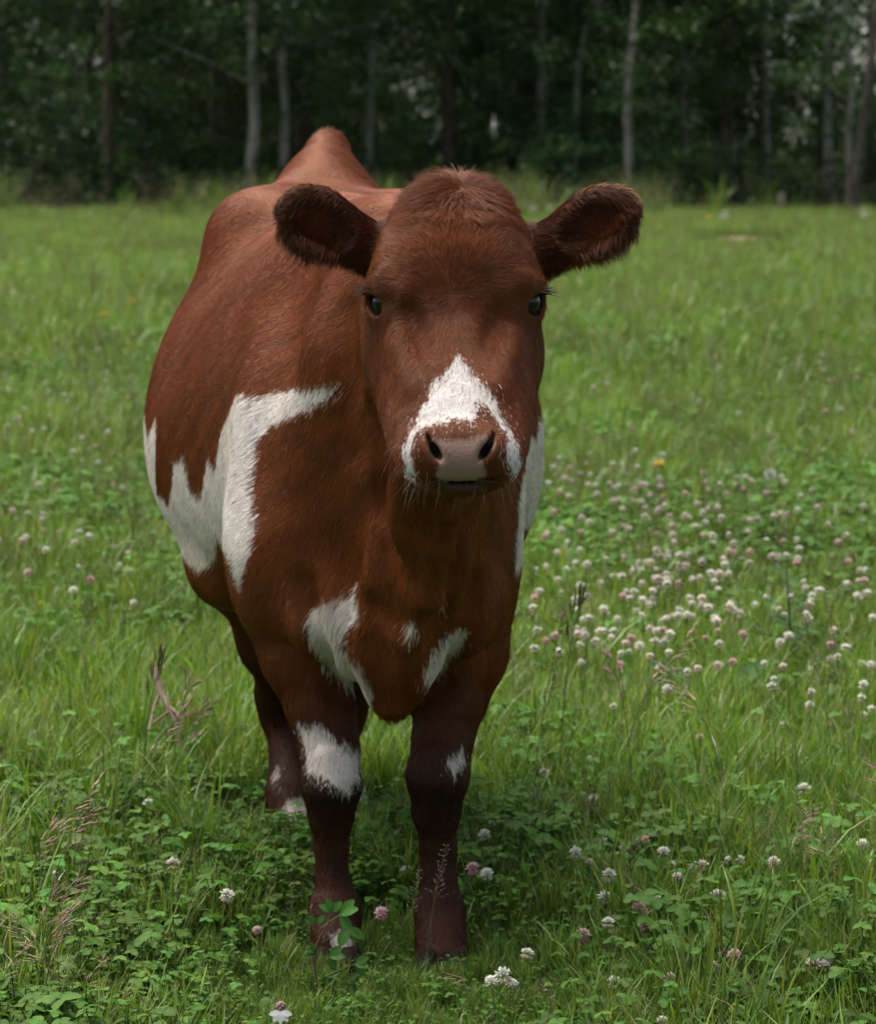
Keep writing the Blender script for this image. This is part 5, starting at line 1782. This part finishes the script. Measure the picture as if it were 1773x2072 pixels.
tree('aspen_tree', [(503, 392), (508, 330), (515, 250), (512, 150), (508, 0)], 59.5, 24, 'aspen', CROWNS[3], 'pale kinked trunk left of the cow hip')
tree('aspen_tree', [(574, 345), (578, 220), (570, 120), (580, 0)], 60.5, 21, 'aspen', CROWNS[1], 'pale upright trunk rising right behind the cow hip')
tree('aspen_tree', [(748, 385), (748, 260), (754, 150), (756, 0)], 61.5, 17, 'aspen', CROWNS[0], 'grey trunk rising right of the cow rump')
tree('pine_tree', [(910, 350), (906, 200), (908, 80), (900, 0)], 62.5, 34, 'pine', CROWNS[1], 'thickest pinkish trunk rising above the cow head')
tree('young_tree', [(985, 360), (1000, 300), (1035, 190), (1060, 60)], 63.5, 15, 'aspen', CROWNS[3], 'slanting grey trunk right of the thickest one')
tree('pine_tree', [(1082, 390), (1086, 200), (1092, 90), (1095, 0)], 66.5, 24, 'pine', CROWNS[0], 'dusky trunk left of the bent pale branch')
tree('young_tree', [(1120, 390), (1128, 200), (1140, 60), (1150, 0)], 67.5, 28, 'dark', CROWNS[2], 'dark trunk beside the dusky one above the right ear')
tree('aspen_tree', [(1168, 385), (1166, 280), (1170, 150), (1185, 60), (1215, 0)], 61.5, 13, 'aspen', THIN[0], 'thin pale stem bending right above the cow right ear')
tree('aspen_tree', [(1278, 400), (1272, 300), (1270, 200), (1280, 80), (1288, 0)], 59.5, 19, 'aspen', THIN[0], 'pale slim trunk right behind the cow right ear')
tree('young_tree', [(1412, 420), (1395, 340), (1380, 240), (1385, 60)], 62.5, 12, 'dark', THIN[1], 'thin dark leaning stem in the right of the wood')
tree('aspen_tree', [(1560, 400), (1553, 280), (1550, 150), (1553, 0)], 63.5, 14, 'aspen', THIN[1], 'slender pale trunk above the short post')
tree('aspen_tree', [(1720, 350), (1718, 260), (1728, 180), (1712, 60), (1714, 0)], 59.5, 15, 'aspen', THIN[0], 'pale crooked trunk near the right edge')
tree('pine_tree', [(1724, 442), (1738, 330), (1755, 200), (1772, 60)], 57.5, 22, 'dark', THIN[1], 'dark trunk leaning right at the right edge', limbs=4)
# trees deeper in, no two on one spot
BACK_T = [trunk_mesh(k, r_, [(0, -.05), (a, 1.5), (b, 3.5)], 9, s_, 12) for k, r_, a, b, s_ in (('dark', .11, .05, .0, 31), ('pine', .13, -.04, .06, 32), ('aspen', .09, .1, .15, 33), ('dark', .08, -.1, -.2, 34))]
taken = []
def back(n, y0, y1, u0, u1, crowns, lab):
    k = 0
    tries = 0
    while k < n and tries < 4000:
        tries += 1
        y = U(y0, y1); u = U(u0, u1)
        x = (u - 886) / 7000 * y
        if any(abs(x - a) + .5 * abs(y - b) < 1.1 for a, b in taken): continue
        taken.append((x, y))
        o = empty('forest_tree', (x, y, 0), U(0, 6.28))
        link('trunk', random.choice(BACK_T), o)
        c = link('crown', random.choice(crowns), o); c.rotation_euler = (0, 0, U(0, 6.28)); c.location.z = U(-.9, .3)
        s_ = U(.9, 1.2); o.scale = (s_, s_, s_)
        tag(o, lab, 'tree', 'trees deep in the wood')
        k += 1
back(18, 62, 71, -700, 1200, CROWNS, 'leafy tree just inside the wood behind the front trunks, left of centre')
back(12, 62, 71, 1200, 2500, CROWNS[:2] + THIN, 'leafy tree just inside the wood behind the front trunks, at the right')
back(44, 72, 94, -900, 1400, CROWNS, 'tree lost in the dark depth of the wood, left and centre')
back(22, 72, 100, 1300, 2700, CROWNS[:2] + THIN, 'tree with sky between its leaves in the right of the wood')

back(34, 95, 114, -1100, 1500, CROWNS[:3], 'tree at the very back of the wood, left and centre')

# bushes filling the foot of the wood
def bush_mesh(seed, R_, H, n):
    r_ = np.random.default_rng(seed)
    a = r_.uniform(0, 6.283, n); q = R_ * r_.random(n) ** .5; z = H * r_.uniform(.12, 1, n) * (1 - .55 * (q / R_) ** 2)
    V, F, cc = leaf_cloud(np.stack([q * np.cos(a), q * np.sin(a), z], 1), r_.uniform(.18, .34, n), 42, .075, LC, .8)
    f = mesh_np('foliage', V, F, False, {'col': cc}); f.materials.append(MAT_TLEAF)
    mb = MB()
    for k in range(7):
        t = U(0, 6.28)
        tube(mb, [(0, 0, -.05), (math.cos(t) * R_ * .25, math.sin(t) * R_ * .25, H * .4), (math.cos(t) * R_ * .6, math.sin(t) * R_ * .6, H * .75)], (.02, .015, .006), (1, 1, 1), 5)
    return f, mb.mesh('stems', BARK['dark'])
BUSH = [bush_mesh(41, 1.1, 1.5, 60), bush_mesh(42, 1.3, 2.1, 80), bush_mesh(43, .9, 1.1, 42)]
random.seed(5)
for row, (y0, y1, n, u0, u1) in enumerate(((60.3, 64.5, 22, -350, 2150), (66, 76, 24, -500, 2300), (80, 94, 30, -700, 2500))):
    for k in range(n):
        u = u0 + (u1 - u0) * (k + U(.1, .9)) / n; y = U(y0, y1)
        f, s_ = random.choice(BUSH)
        o = empty('bush', ((u - 886) / 7000 * y, y, 0), U(0, 6.28))
        link('foliage', f, o); link('stems', s_, o)
        z = U(.8, 1.25); o.scale = (z, z, z * U(.85, 1.2) * (1.0, 1.2, 1.6)[row])
        tag(o, ('dark leafy bush along the front of the wood', 'dark leafy bush standing among the tree trunks', 'dark leafy bush deep inside the wood')[row], 'bush', 'bushes under the trees')
